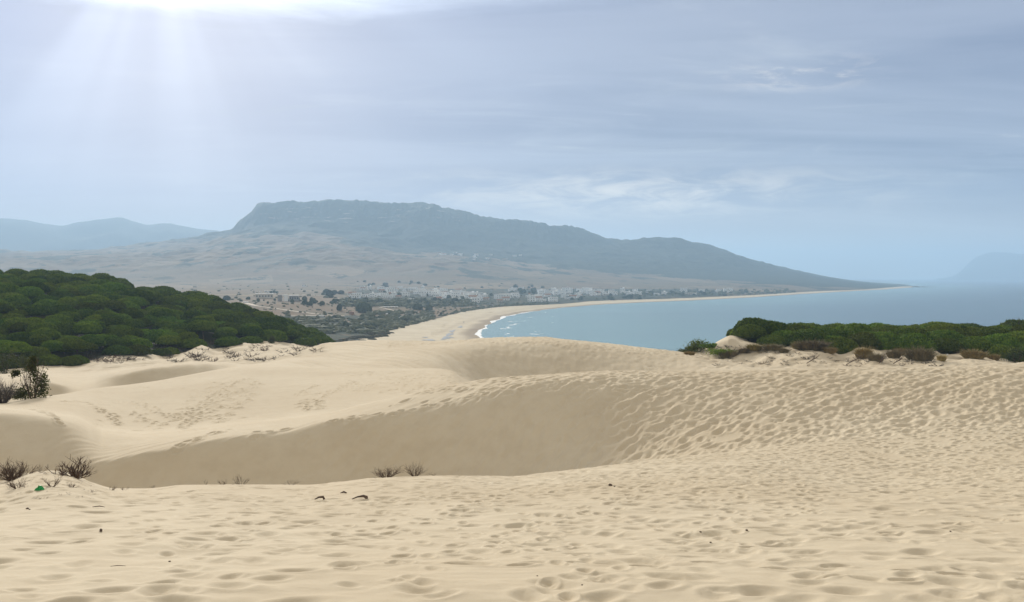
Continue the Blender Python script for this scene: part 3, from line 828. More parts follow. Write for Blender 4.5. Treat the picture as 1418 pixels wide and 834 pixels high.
def leaf_cloud(seed, n, centers, size):
    r = np.random.default_rng(seed); V = []; Fc = []
    for _ in range(n):
        c = centers[r.integers(len(centers))]
        p_ = np.array(c[:3]) + r.normal(size=3) * np.array(c[3]) * .5
        if p_[2] < 0: continue
        u = r.normal(size=3); u /= np.linalg.norm(u); w = np.cross(u, r.normal(size=3)); w /= np.linalg.norm(w)
        k = size * r.uniform(.6, 1.5); i = len(V)
        V.extend([tuple(p_ - w * k * .4), tuple(p_ + w * k * .4), tuple(p_ + u * k)]); Fc.append((i, i + 1, i + 2))
    me = bpy.data.meshes.new('foliage'); me.from_pydata(V, [], Fc); me.update(); return me

def at(px, py, D=None):
    if D is None: D = hit_near(px, py)
    x_ = px_x(px, D); return x_, D, ground(x_, D)
DEAD_PROTO = {}
def dead_shrub(px, py, w, h, label, seed, mat=DEAD, name='dead_shrub', cat='shrub', group=None, D=None, lvl=3, n=14, r0=.02, spread=1.0, up=.55):
    x_, y_, z_ = at(px, py, D)
    wid = w * y_ / F; hei = h * y_ / F
    me = shrub_branches(seed, int(n * 2.0), 1.0, spread, lvl, r0 * .9, .28, up); me.materials.append(mat)
    co = np.empty(len(me.vertices) * 3, np.float32); me.vertices.foreach_get('co', co); co = co.reshape(-1, 3)
    ex = max(np.percentile(np.abs(co[:, 0]), 99), .05); ez = max(np.percentile(co[:, 2], 99.5), .05)
    o = link_mesh(name, me); o.location = (x_, y_, z_ - .01); o.scale = (wid / 2 / ex, wid / 2 / ex, hei / ez)
    tag(o, label, cat, group); return o
gD_ = 'dead shrubs at the foot of the dune'
dead_shrub(17, 665, 62, 29, 'wide bare dead shrub at the far left edge of the sand mound', 1, group=gD_, n=26)
dead_shrub(103, 661, 64, 27, 'bare dead shrub with thick dark spreading branches on the right end of the sand mound', 2, group=gD_, n=14, r0=.035)
dead_shrub(58, 655, 22, 13, 'thin leafless twigs on top of the sand mound between the two big dead shrubs', 3, group=gD_, n=7, r0=.014)
dead_shrub(24, 676, 36, 17, 'crooked dead branches poking from the sand just left of the green scrap', 4, group=gD_, n=9, r0=.024)
dead_shrub(72, 674, 28, 17, 'small upright dead twigs in the sand just right of the green scrap', 5, group=gD_, n=7, r0=.028)
dead_shrub(100, 675, 20, 9, 'low knot of dead twigs below the thick branched dead shrub', 6, group=gD_, n=7, r0=.03)
dead_shrub(125, 682, 26, 4, 'long flat dead branch lying on sand below the right end of the mound', 7, group=gD_, n=5, r0=.022, spread=1.6, up=.2)
dead_shrub(154, 679, 16, 7, 'little forked dead twig at the foot of the smooth dune, right of the sand mound', 8, group=gD_, n=5, r0=.026)
dead_shrub(172, 679, 14, 6, 'little dead twigs sprouting in a row beside the forked twig at the dune foot', 9, group=gD_, n=5, r0=.02)
dead_shrub(213, 675, 12, 4, 'single low dead twig at the dune foot halfway to the middle shrubs', 10, group=gD_, n=3, r0=.02, D=26)
dead_shrub(285, 672, 7, 8, 'tiny upright dead sprig, leftmost of three on the sand brow', 11, group=gD_, n=3, r0=.022, D=26.3)
dead_shrub(308, 670, 14, 8, 'small dead tuft between two others on the sand brow', 12, group=gD_, n=6, r0=.026, D=26.5)
dead_shrub(334, 670, 24, 15, 'wispy dead shrub, largest of the three on the left sand brow', 13, group=gD_, n=8, r0=.017, D=26.8)
dead_shrub(403, 673, 26, 7, 'row of tiny dead grass sprigs on the brow midway along the dune foot', 14, group=gD_, n=8, r0=.012, D=27.6)
dead_shrub(535, 665.5, 46, 17, 'leaning dead shrub with swept back stems at the centre of the dune foot', 15, group=gD_, n=18, r0=.016, D=27.9)
dead_shrub(574, 662.5, 32, 20, 'upright reddish dead shrub at the centre of the dune foot, right of the leaning one', 16, group=gD_, n=14, r0=.016, D=28.0)
dead_shrub(598, 662, 18, 5, 'sparse dead sprigs trailing right of the upright reddish shrub', 17, group=gD_, n=5, r0=.016, D=28.2)
R6 = random.Random(5)
for k in range(24):
    px = R6.uniform(26, 135); py = R6.uniform(666, 692)
    dead_shrub(px, py, R6.uniform(5, 12), R6.uniform(2, 5), 'stray bit of dead twig scattered over the mound beside the green scrap', 40 + k, name='twig', cat='twig', group='stray twigs on the sand mound', n=3, lvl=2, r0=.026, spread=1.4, up=.35)

# green shrub with bare stems by the left edge, and the grey brush beside it
x_, y_, z_ = at(38, 553.5); y_ = min(y_, 64); x_ = px_x(38, y_); z_ = ground(x_, y_)
t = empty('leafy_shrub', (x_, y_ + .8, ground(x_, y_ + .8) - .05))
tag(t, 'half bare shrub with thin dark stems and green leaves, standing behind the left dune crest', 'shrub')
s_ = y_ / F
mb_ = shrub_branches(61, 11, 1.0, .8, 3, .022, .2, 1.0); mb_.materials.append(DEAD)
br = link_mesh('stems', mb_, None, t); br.scale = (1.9, 1.5, 2.75)
cs = [(-.55, 0, .35, (.75, .5, .5)), (.45, 0, .55, (.35, .4, .8)), (.62, 0, 1.1, (.3, .3, .7)), (-.1, 0, 2.0, (.28, .25, .3)), (.05, 0, 1.5, (.3, .3, .6)), (-1.1, 0, 1.6, (.25, .2, .2)), (-.1, .1, 2.4, (.25, .25, .2)), (-.85, 0, .3, (.4, .4, .4))]
lf = leaf_cloud(62, 3400, cs, .10); lf.materials.append(OLIVE); link_mesh('foliage', lf, None, t)
dead_shrub(4, 559, 42, 36, 'dense grey leafless brush at the left edge beside the leafy shrub', 63, GREYWOOD, 'grey_brush', D=60.5, n=60, r0=.013, spread=.9, up=.8)
def leafy_round(px, py, D, w, h, label, seed, mat):
    x_ = px_x(px, D); s = D / F; t = empty('leafy_shrub', (x_, D, ground(x_, D) - .05)); tag(t, label, 'shrub')
    r = random.Random(seed); c = [(r.uniform(-.35, .35) * w * s, r.uniform(-.2, .2) * w * s, r.uniform(.2, .75) * h * s, (.3 * w * s, .3 * w * s, .28 * h * s)) for _ in range(7)]
    me = leaf_cloud(seed, 1600, c, .16); me.materials.append(mat); link_mesh('foliage', me, None, t)
    b_ = shrub_branches(seed, 9, 1.0, .7, 2, .03, .2, .9); b_.materials.append(BARK); q = link_mesh('stems', b_, None, t); q.scale = (w * s * .5, w * s * .5, h * s * .8)
    return t
leafy_round(8, 514, 146, 26, 34, 'olive green round shrub at the left edge in front of the pine wood', 71, OLIVE)
leafy_round(36, 514, 147, 18, 24, 'smaller olive green shrub in front of the pine wood, just above the half bare shrub', 72, OLIVE)
leafy_round(968, 489, 149, 40, 17, 'dark isolated bush at the left foot of the right headland, against the sea', 73, BUSH)
leafy_round(953, 491, 150, 24, 11, 'brownish low bush at the extreme left foot of the headland beside the dark bush', 77, OLIVE)
leafy_round(984, 492, 147.5, 30, 8, 'low dark mat of bush on sand between the isolated bush and the headland brow', 78, BUSH)
leafy_round(1000, 497, 143, 40, 8, 'low bright green mat of shrub on sand below the left end of the headland', 74, BUSH)
leafy_round(376, 476, 226, 10, 10, 'little yellow green bush on the sand bank below the right part of the left wood', 75, OLIVE)
leafy_round(1408, 500, 141, 34, 24, 'dark grey green bush at the right edge resting on the crest of the sand', 76, FARLEAF)

# -- tufts of dry grass along the headland bank
def tuft_mesh(seed, n=900):
    r = np.random.default_rng(seed); V = []; Fc = []
    for _ in range(n):
        a = r.uniform(0, 2 * PI); q = math.sqrt(r.uniform(0, 1)) * .55
        b0 = np.array([math.cos(a) * q, math.sin(a) * q, -.03]); out = np.array([math.cos(a), math.sin(a), 0]) * (q * .9 + r.uniform(0, .25)) + r.normal(size=3) * .12
        L = r.uniform(.55, 1.0) * (1 - q * .45); mid = b0 + np.array([0, 0, L * .6]) + out * .35; tip = b0 + np.array([0, 0, L * r.uniform(.75, 1)]) + out * .9
        w = np.array([-math.sin(a + r.uniform(-1, 1)), math.cos(a + r.uniform(-1, 1)), 0]) * .022; i = len(V)
        V.extend([tuple(b0 - w), tuple(b0 + w), tuple(mid + w * .8), tuple(mid - w * .8), tuple(tip)]); Fc.extend([(i, i + 1, i + 2, i + 3), (i + 3, i + 2, i + 4)])
    me = bpy.data.meshes.new('grass_tuft'); me.from_pydata(V, [], Fc); me.update(); return me
tufts = [tuft_mesh(500 + k) for k in range(3)]; tuftsG = [tuft_mesh(510 + k) for k in range(3)]
for t_ in tufts: t_.materials.append(MARRAM)
for t_ in tuftsG: t_.materials.append(MARRAM2)
for k, (px, py, w, h, gy, lab) in enumerate([
  (1125,483,40,17,1,'broad brown grass tuft topping a sand mound at the left of the headland bank'),
  (1104,482,18,12,0,'small tan grass tuft on the left shoulder of the broad brown tuft'),
  (1149,488,16,12,0,'tan grass tuft just right of the broad brown tuft, under the bushes'),
  (1196,494,28,22,0,'tall tan and green grass tuft in the middle of the headland bank'),
  (1213,499,24,14,1,'dark brown grass tuft at the right foot of the tall tan one'),
  (1238,494,20,14,1,'grey brown grass tuft with roots hanging down the bank, left of the large dark one'),
  (1246,490,18,12,0,'yellowish grass tuft sitting above the tuft with hanging roots'),
  (1274,499,36,25,1,'large dark rounded grass tuft in the right part of the headland bank'),
  (1304,498,15,14,0,'small golden grass tuft beside the little white scrap'),
  (1348,495,32,16,0,'bright orange brown grass tuft, widest on the right of the bank'),
  (1376,497,16,13,0,'olive tan grass tuft between the orange tuft and the right edge'),
  (1004,470,16,10,1,'brown grass tuft on the left brow of the headland against the sea'),
  (1012,477,20,9,1,'faded brown grass tuft below the brow at the left end of the thicket'),
  (1045,478,26,9,0,'low tan grass tuft strip under the leftmost bushes'),
  (1070,480,26,9,1,'low grey brown grass tuft strip in the gap under the bushes'),
  (1030,485,16,7,1,'thin faded grass tuft halfway down the left sand bank'),
  (1085,487,16,8,1,'thin grass tuft with dark stems on the bank under the dark bush'),
  (955,490,14,6,0,'reddish tan grass tuft at the foot of the isolated dark bush')]):
    D = {0: 143.4, 1: 143.0}[gy]
    D = min(D, curve_at(11, px)) - (1.2 if px < 1060 else 2.0)
    Dh = hit_near(px, py + 1)
    if Dh and 118 < Dh < D: D = Dh
    x_ = px_x(px, D); z_ = ground(x_, D); top = zz(D, py - h); hh = min(max(top - z_, h * D / F * .7), h * D / F * 1.25)
    o = bpy.data.objects.new('grass_tuft', (tuftsG if gy else tufts)[k % 3]); COL.objects.link(o)
    o.location = (x_, D, z_ - .05); o.scale = (w * D / F * .70, w * D / F * .55, min(hh, w * D / F * .75)); o.rotation_euler = (0, 0, k * 1.3)
    tag(o, lab, 'grass tuft', 'grass tufts along the headland bank')

# -- dead brush strewn on both sand banks
dbs = []
for k in range(6):
    me = shrub_branches(600 + k, 9, 1.0, 1.5, 2, .035, .3, .25); me.materials.append(DEAD if k % 2 else GREYWOOD); dbs.append(me)
R3 = random.Random(9)
def strew(n, poly, D0, D1, size, label, group, lean=0):
    c = 0
    while c < n:
        px = R3.uniform(*poly[0]); py = R3.uniform(*poly[1])
        if not poly[2](px, py): continue
        D = hit_near(px, py)
        if not D or not D0 < D < D1: 
            c += .1; continue
        x_ = px_x(px, D); o = bpy.data.objects.new('dead_brush', R3.choice(dbs)); COL.objects.link(o)
        s = size * R3.uniform(.5, 1.5); o.location = (x_, D, ground(x_, D)); o.scale = (s, s, s * R3.uniform(.35, .8)); o.rotation_euler = (0, 0, R3.uniform(0, 6.28))
        tag(o, label, 'dead brush', group); c += 1
strew(190, ((90, 440), (470, 503), lambda a, b: fbm(np.array([a / 22.]), np.array([b / 9.]), 2, 301)[0] > .0), 135, 262, 1.5, 'dark dead brush lying on the sand bank below the left pine wood', 'dead brush on the left sand bank')
strew(150, ((985, 1300), (470, 508), lambda a, b: b > 478 + (a - 985) * .045 and fbm(np.array([a / 24.]), np.array([b / 10.]), 2, 303)[0] > -.1), 115, 150, .7, 'dark dead brush and roots on the sand bank of the right headland', 'dead brush on the right sand bank')
def root_piece(px, py, w, h, seed, lab):
    D = 126; x_ = px_x(px, D); r = random.Random(seed); mb = MB(); s = D / F
    pts = [(-w / 2 * s, 0, 0), (-.15 * w * s, .15, h * .35 * s), (.15 * w * s, .1, h * .6 * s), (w / 2 * s, .4, h * s)]
    mb.tube(pts, [.04, .06, .05, .02], 6)
    for k in range(4): 
        a = Vector(pts[1]).lerp(Vector(pts[2]), r.random()); mb.tube([tuple(a), tuple(a + Vector((r.uniform(-.5, .5), .1, r.uniform(.1, .5)))), tuple(a + Vector((r.uniform(-.9, .9), .2, r.uniform(.2, .8))))], [.03, .025, .01], 5)
    me = mb.mesh('driftwood', True); me.materials.append(DEAD); o = link_mesh('dead_branch', me); o.location = (x_, D, zz(D, py)); 
    g = ground(x_, D); o.location.z = max(g + .02, min(o.location.z, g + .25)); tag(o, lab, 'dead branch', 'large dead branches on the headland bank')
root_piece(1127, 503, 20, 12, 1, 'forked dark dead branch leaning on the sand under the broad brown tuft')
root_piece(1185, 505, 26, 14, 2, 'thick dark dead branch slanting down the sand below the tall tan tuft')
root_piece(1222, 503, 10, 9, 3, 'thin dark root running down the sand left of the large dark tuft')
root_piece(1245, 500, 16, 9, 4, 'dark slanting dead branch on the sand just left of the large dark tuft')

# ------------------------------------------------------------------ small things on the near sand
GREEN = mottled('green_plastic', (.01, .26, .06), (.02, .38, .10), 9, .4, .5)
x_, D, _z = at(55, 679); mb = MB(); r = random.Random(3)
n = 14; vs = [(0, 0, .17)]
for ring, (rr, hz) in enumerate(((.09, .15), (.17, .05), (.2, -.03))):
    for k in range(n):
        a = 2 * PI * k / n; q = rr * (1 + .45 * math.sin(k * 2.3 + ring)); vs.append((math.cos(a) * q, math.sin(a) * q * .7, hz + r.uniform(-.035, .05)))
fs = [(0, 1 + k, 1 + (k + 1) % n) for k in range(n)]
for ring in range(2):
    for k in range(n): a = 1 + ring * n; fs.append((a + k, a + n + k, a + n + (k + 1) % n, a + (k + 1) % n))
mb.add(vs, fs); me = mb.mesh('plastic_scrap'); me.materials.append(GREEN); o = link_mesh('plastic_scrap', me); o.location = (x_, D, ground(x_, D)); o.scale = (.36, .36, .5)
tag(o, 'bright green crumpled scrap lying among the dead twigs on the sand', 'litter')
WHITE = mottled('white_scrap', (.75, .75, .73), (.82, .82, .80), 5, .5, .3)
o = link_mesh('paper_scrap', rock_mesh(9, 2), WHITE); D = 141; x_ = px_x(1312, D); o.location = (x_, D, max(ground(x_, D) + .1, zz(D, 490.5))); o.location.z = ground(x_, D) + .12; o.scale = (.16, .12, .14)
tag(o, 'small white scrap of litter by the golden grass tuft on the headland bank', 'litter')
def stick(px, py, pts, rad, lab, name='driftwood', cat='driftwood', group='driftwood pieces on the near sand'):
    x_, y_, z_ = at(px, py); mb = MB(); mb.tube(pts, rad, 7); me = mb.mesh(name, True); me.materials.append(DEAD)
    o = link_mesh(name, me); o.location = (x_, y_, z_ + .01); o.scale = (.72,) * 3; tag(o, lab, cat, group)
stick(444, 693, [(-.16, 0, .0), (-.05, .02, .05), (.06, .02, .06), (.10, 0, .0)], [.012, .025, .035, .03], 'dark hooked piece of driftwood, left of the arched one on near sand')
stick(500, 692, [(-.24, 0, .0), (-.1, .03, .05), (.06, .03, .075), (.14, .0, .05), (.15, -.02, -.01)], [.012, .02, .035, .045, .04], 'dark arched piece of driftwood, largest of the three on the near sand')
stick(476, 684, [(-.1, 0, .0), (0, .02, .03), (.09, 0, .0)], [.01, .03, .015], 'small dark sliver of driftwood above the other two on near sand')
stick(137, 704, [(-.16, 0, .005), (0, .03, .02), (.14, 0, .005)], [.008, .012, .006], 'thin twig lying flat on the near sand below the dune foot at left', 'twig', 'twig', None)
stick(163, 786, [(-.1, 0, .003), (0, .01, .012), (.1, .02, .003)], [.003, .005, .003], 'thin straight twig lying on the nearest sand at bottom left', 'twig', 'twig', None)
for i, (px, py, s, lab) in enumerate([(38,705,.032,'black pebble pair left of the twig, larger of the two, below the sand mound'),(41,706.6,.022,'smaller black pebble touching the pair below the sand mound'),
   (140,737,.030,'upright dark chip casting a small shadow on near sand at left'),(235,778,.016,'small dark chip on smooth near sand left of centre'),(242,807,.014,'pale topped chip by a hollow at the bottom left'),(295,730,.014,'dark speck of bark near a shallow hollow left of centre'),
   (845,672,.05,'reddish brown chip on trampled sand at the dune foot right of centre'),(851,674,.03,'smaller dark chip just right of the reddish one'),(1034,736,.03,'dark chip right of centre on the trampled near sand'),(970,738,.022,'dark fragment left of the chip on the trampled near sand'),
   (984,753,.018,'flat dark sliver of bark below the two fragments on near sand'),(806,811,.012,'tiny dark grain of bark at the bottom right of centre'),(744,798,.010,'tiny brown grain of bark on the nearest sand at centre'),(663,765,.012,'tiny dark chip between hollows just left of centre'),(1316,737,.02,'lone dark chip on the near sand far right')]):
    x_, y_, z_ = at(px, py); o = link_mesh('wood_chip' if 'pebble' not in lab else 'pebble', rock_mesh(20 + i, 2), DEAD); o.location = (x_, y_, z_ + s * .3); s *= .6; o.scale = (s * 1.3, s, s * (1.5 if 'upright' in lab else .7)); o.rotation_euler = (0, 0, i)
    tag(o, lab, 'pebble' if 'pebble' in lab else 'wood chip', 'dark chips scattered on the near sand')
# thin post over the thicket
mb = MB(); D = 178; x_ = px_x(1411, D); z0 = ground(x_, D); zt = zz(D, 440)
mb.tube([(0, 0, -.3), (0, 0, zt - z0)], [.06, .045], 8); me = mb.mesh('wooden_post'); me.materials.append(GREYWOOD); o = link_mesh('wooden_post', me); o.location = (x_, D, z0)
tag(o, 'thin post rising above the thicket near the right edge', 'post')

# ------------------------------------------------------------------ the village
WALLM = mottled('whitewash', (.86, .86, .84), (.90, .90, .88), .3, .8, .2, .12)
CREAM = mottled('cream_wall', (.50, .45, .37), (.58, .52, .44), .3, .8, .2, .1)
TILE = mottled('clay_tiles', (.28, .15, .09), (.38, .22, .14), 1.2)
FLATR = mottled('flat_roof', (.70, .68, .64), (.80, .78, .75), .8)
GLASS, nt, b = material('window_glass', .1, .5); nt.put(b.inputs['Base Color'], nt.mix(nt.noise(nt.pos(), .4, 2), (.02, .025, .03), (.05, .06, .07)))
WOOD = mottled('door_wood', (.10, .05, .03), (.16, .09, .05), 2)
GREYW = mottled('grey_render', (.26, .25, .25), (.33, .32, .31), .3)
def box_part(name, c, d, m, parent):
    mb = MB(); mb.box(c, d); me = mb.mesh(name); me.materials.append(m); return link_mesh(name, me, None, parent)
def make_house(w, d, h, kind, wallm, many):
    t = empty('white_house', (0, 0, -50))
    mb = MB()
    mb.box((0, 0, h / 2 - .5), (w, d, h + 1))
    if kind == 'gable':
        q = d / 2; hh = d * .26
        for sx in (-1, 1): mb.add([(sx * (w / 2 - .002), -q, h), (sx * (w / 2 - .002), q, h), (sx * (w / 2 - .002), 0, h + hh)], [(0, 1, 2)])
        me = mb.mesh('wall'); me.materials.append(wallm); link_mesh('wall', me, None, t)
        r = MB(); e = .35
        r.add([(-w/2-e, -q-e, h-.1), (w/2+e, -q-e, h-.1), (w/2+e, 0, h+hh+.12), (-w/2-e, 0, h+hh+.12), (-w/2-e, q+e, h-.1), (w/2+e, q+e, h-.1),
               (-w/2-e, -q-e, h+.1), (w/2+e, -q-e, h+.1), (w/2+e, 0, h+hh+.34), (-w/2-e, 0, h+hh+.34), (-w/2-e, q+e, h+.1), (w/2+e, q+e, h+.1)],
              [(6,7,8,9), (9,8,11,10), (3,2,1,0), (4,5,2,3), (0,1,7,6), (5,4,10,11), (0,6,9,3), (3,9,10,4), (7,1,2,8), (8,2,5,11)])
        me = r.mesh('roof'); me.materials.append(TILE); rf = link_mesh('roof', me, None, t)
        box_part('chimney', (w * .28, .8, h + hh + .45), (.7, .6, 1.2), wallm, rf)
    else:
        me = mb.mesh('wall'); me.materials.append(wallm); link_mesh('wall', me, None, t)
        r = MB()
        for cx_, cy_, dx, dy in ((0, -d/2+.1, w+.1, .25), (0, d/2-.1, w+.1, .25), (-w/2+.1, 0, .25, d-.4), (w/2-.1, 0, .25, d-.4)): r.box((cx_, cy_, h + .25), (dx, dy, .5))
        r.box((0, 0, h + .03), (w - .4, d - .4, .1))
        if kind == 'tower': r.box((w * .2, d * .1, h + 1.3), (w * .35, d * .4, 2.4))
        me = r.mesh('roof'); me.materials.append(FLATR if kind == 'flat' else wallm); link_mesh('roof', me, None, t)
    if many:
        for k in range(many):
            x_ = -w / 2 + w * (k + .5) / many
            if k == many // 2: box_part('door', (x_, -d / 2 - .03, 1.05), (1.0, .1, 2.1), WOOD, t)
            else: box_part('window', (x_, -d / 2 - .03, 1.6), (1.1, .1, 1.2), GLASS, t)
        if h > 5:
            for k in range(many): box_part('window', (-w / 2 + w * (k + .5) / many, -d / 2 - .03, 4.5), (1.1, .1, 1.2), GLASS, t)
    return t
protos = [make_house(9, 7, 3.4, 'flat', WALLM, 3), make_house(12, 7, 3.3, 'flat', WALLM, 4), make_house(8, 7, 6.2, 'tower', WALLM, 3), make_house(11, 7, 3.2, 'gable', WALLM, 3),
          make_house(14, 8, 6.4, 'flat', WALLM, 4), make_house(9, 6.5, 3.0, 'gable', CREAM, 3), make_house(16, 7, 3.4, 'flat', CREAM, 4), make_house(10, 7, 5.9, 'flat', WALLM, 3)]
first_used = [False] * len(protos)
ZONES = [  # p0, p1, y0, y1, count, where
 (488,522,407.5,413,11,'in the left row of the village'),
 (499,512,399.5,402.5,4,'standing alone uphill at the left end of the village'),
 (526,562,400,406,13,'in the upper left block of the village'),
 (526,562,409,413.5,10,'in the long lower left row of the village'),
 (561,586,401,408.5,9,'around the large pale block left of the village centre'),
 (586,602,405,412,7,'among trees left of the village centre'),
 (598,640,404,411.5,26,'in the crowded centre of the village'),
 (602,662,408.5,416,14,'at the lower edge of the village centre'),
 (640,668,407,412.5,12,'at the right end of the crowded village centre'),
 (655,702,413,419.5,10,'by the beach road right of the village centre'),
 (693,722,409.5,413.5,6,'between village centre and seaside quarter'),
 (703,722,398,405,5,'uphill between village centre and seaside quarter'),
 (733,766,409.5,418,12,'nearest the beach in the seaside quarter'),
 (747,772,403,409,12,'at the left of the seaside quarter'),
 (762,792,400.5,408,18,'on the upper left rise of the seaside quarter'),
 (780,806,409.5,415,7,'in the lower seaside quarter above the sand'),
 (800,832,401.5,409,16,'on the upper right rise of the seaside quarter'),
 (816,852,403.5,410,13,'along the right of the seaside quarter above dark trees'),
 (850,886,404,409.5,12,'in the thinning row right of the seaside quarter'),
 (884,922,405.5,410,7,'scattered among trees beyond the seaside quarter'),
 (928,1012,403,408,12,'far along the bay towards the headland'),
 (602,640,349.5,354,7,'in the white hamlet high on the mountain slope'),
 (655,728,353,361,9,'high on the wooded slope right of the hamlet'),
]
R4 = random.Random(21); n_h = 0; spots = []
kinds = ['single storey flat roofed', 'long low flat roofed', 'two storey towered', 'tile roofed', 'large two storey', 'cream tile roofed', 'long cream', 'square two storey']
for zi, (p0, p1, y0, y1, n, where) in enumerate(ZONES):
    tries = 0; c = 0
    while c < n and tries < 400:
        tries += 1
        px = R4.uniform(p0, p1); py = R4.uniform(y0, y1); q = hit_far(px, py)
        if not q: continue
        if any(math.hypot(q[0] - a, q[1] - b_) < 13 for a, b_ in spots): continue
        spots.append(q[:2]); k = R4.choices(range(8), [5, 4, 3, 2, 3, 1, 1, 4])[0]
        if first_used[k]: o = copy_tree(protos[k])
        else: o = protos[k]; first_used[k] = True
        o.location = (q[0], q[1], q[2]); o.rotation_euler = (0, 0, R4.uniform(-.5, .5) + math.atan2(-q[0], q[1])); s = R4.uniform(.78, 1.12) * (1.1 if q[1] > 2200 else 1)
        o.scale = (s, s, s)
        tag(o, f'{kinds[k]} {"house" if "cream" in kinds[k] else "white house"} {where}', 'house', 'houses ' + where); c += 1; n_h += 1
print('houses', n_h)
for k, u in enumerate(first_used):
    if not u:
        for ch in list(protos[k].children): bpy.data.objects.remove(ch)
        bpy.data.objects.remove(protos[k])
# buildings that stand out
def building(px, py, w_px, h_px, depth, m, label, rm=FLATR, name='building', nwin=0, tall=None, rz=0):
    q = hit_far(px, py); s = q[1] / F; w = w_px * s; h = h_px * s
    t = empty(name, q, rz + math.atan2(-q[0], q[1])); mb = MB(); mb.box((0, depth / 2, h / 2 - .5), (w, depth, h + 1)); me = mb.mesh('wall'); me.materials.append(m); link_mesh('wall', me, None, t)
    box_part('roof', (0, depth / 2, h + .14), (w + .6, depth + .6, .28), rm, t)
    for k in range(nwin): box_part('window', (-w / 2 + w * (k + .5) / nwin, -.04, h * .55), (w / nwin * .45, .12, h * .3), GLASS, t)
    tag(t, label, 'building'); return t, w, h
t, w, h = building(407, 417.5, 13, 8, 20, GREYW, 'long grey modern building with a tall white gate shaped end left of the village', nwin=4)
box_part('tower', (-w / 2 - 3.2, 3, h / 2 + .4), (4.2, 6, h + 1.8), WALLM, t); box_part('tower', (-w / 2 - 9.6, 3, h / 2 + .2), (4.6, 6, h + 1.2), GREYW, t); box_part('lintel', (-w / 2 - 6.1, 3.2, h + .1), (2.2, 5, 1.3), WALLM, t)
building(366, 413.5, 24, 6, 16, CREAM, 'long low pale building block on the plain left of the white gate shaped one', nwin=6)
building(371, 404.7, 10, 1.7, 8, WALLM, 'low bright white shed, longest of the two left of the grey modern building', nwin=2)
building(361, 405.5, 3, 1.7, 6, WALLM, 'tiny bright white shed at the left end of the long white one')
building(421, 397, 6, 3, 9, WALLM, 'small white farmhouse alone on the dry slope above the grey modern building', TILE, nwin=2)
building(567, 404, 11, 5, 14, WALLM, 'biggest pale white block in the upper left of the village', nwin=5)
building(578, 408, 12, 4, 12, WALLM, 'long white block below right of the biggest pale village block', nwin=5)
building(569, 417, 9, 3, 9, CREAM, 'low tan walled building under the left rows of the village', nwin=3)
building(487, 436, 7, 4, 7, TILE, 'lone reddish brown hut on the dry field left of the beach scrub', TILE, 'hut')
building(470, 416.5, 5, 2.2, 7, WALLM, 'small white house alone among dark trees left of the village', nwin=2)
building(741, 413, 11, 3.6, 11, WALLM, 'wide white building with a dark strip of windows by the beach', nwin=6)
building(540, 427, 22, 1.8, 8, CREAM, 'long low pale wall like building behind the parked cars', nwin=5)
building(444, 438.5, 9, 1.2, 6, WALLM, 'low pale roofed shed at the left of the dry field', name='shed')
building(340, 420, 7, 1.6, 6, WALLM, 'pale shed peeping over the left wood at its right shoulder', name='shed')
mb = MB(); q = hit_far(733, 415.5); mb.tube([(0, 0, -1), (0, 0, 9)], [1.7, 1.5], 12); me = mb.mesh('round_tower'); me.materials.append(WALLM); o = link_mesh('round_tower', me); o.location = q
mb = MB(); mb.tube([(0, 0, 9.0), (0, 0, 9.5), (0, 0, 10.6)], [1.9, 1.9, .2], 12); me = mb.mesh('roof'); me.materials.append(TILE); link_mesh('roof', me, None, o)
tag(o, 'slim pale tower at the left end of the seaside quarter by the beach', 'tower')
# parked cars
CARW = mottled('white_car_paint', (.74, .74, .74), (.8, .8, .8), .6, .3, .5); TYRE = mottled('tyre', (.02, .02, .02), (.035, .035, .035), 4)
def make_car():
    t = empty('parked_car', (0, 0, 0)); mb = MB()
    prof = [(-2.1, .35), (-2.1, .85), (-1.2, .95), (-.7, 1.45), (1.1, 1.45), (1.9, .95), (2.1, .85), (2.1, .35)]
    n = len(prof); vs = [(x, -.85, z) for x, z in prof] + [(x, .85, z) for x, z in prof]
    mb.add(vs, [tuple(range(n)), tuple(range(2 * n - 1, n - 1, -1))] + [(k, k + n, (k + 1) % n + n, (k + 1) % n) for k in range(n)])
    me = mb.mesh('body'); me.materials.append(CARW); link_mesh('body', me, None, t)
    box_part('window', (.2, 0, 1.18), (1.6, 1.74, .34), GLASS, t)
    for x in (-1.3, 1.3):
        for y in (-.8, .8):
            w = MB(); w.tube([(x, y - .1, .32), (x, y + .1, .32)], [.32, .32], 12); me = w.mesh('wheel'); me.materials.append(TYRE); link_mesh('wheel', me, None, t)
    return t
car = make_car()
for k, (px, py, lab) in enumerate([(523.5, 434.2, 'white parked car, leftmost of three behind the beach scrub'), (530, 434.4, 'white parked car in the middle of three behind the beach scrub'), (536.5, 436, 'white parked car, rightmost and nearest of three behind the beach scrub')]):
    o = car if k == 0 else copy_tree(car); q = hit_far(px, py); o.location = q; o.rotation_euler = (0, 0, k * .6); tag(o, lab, 'car', 'cars parked behind the beach scrub')
    o.scale = (1.1,) * 3

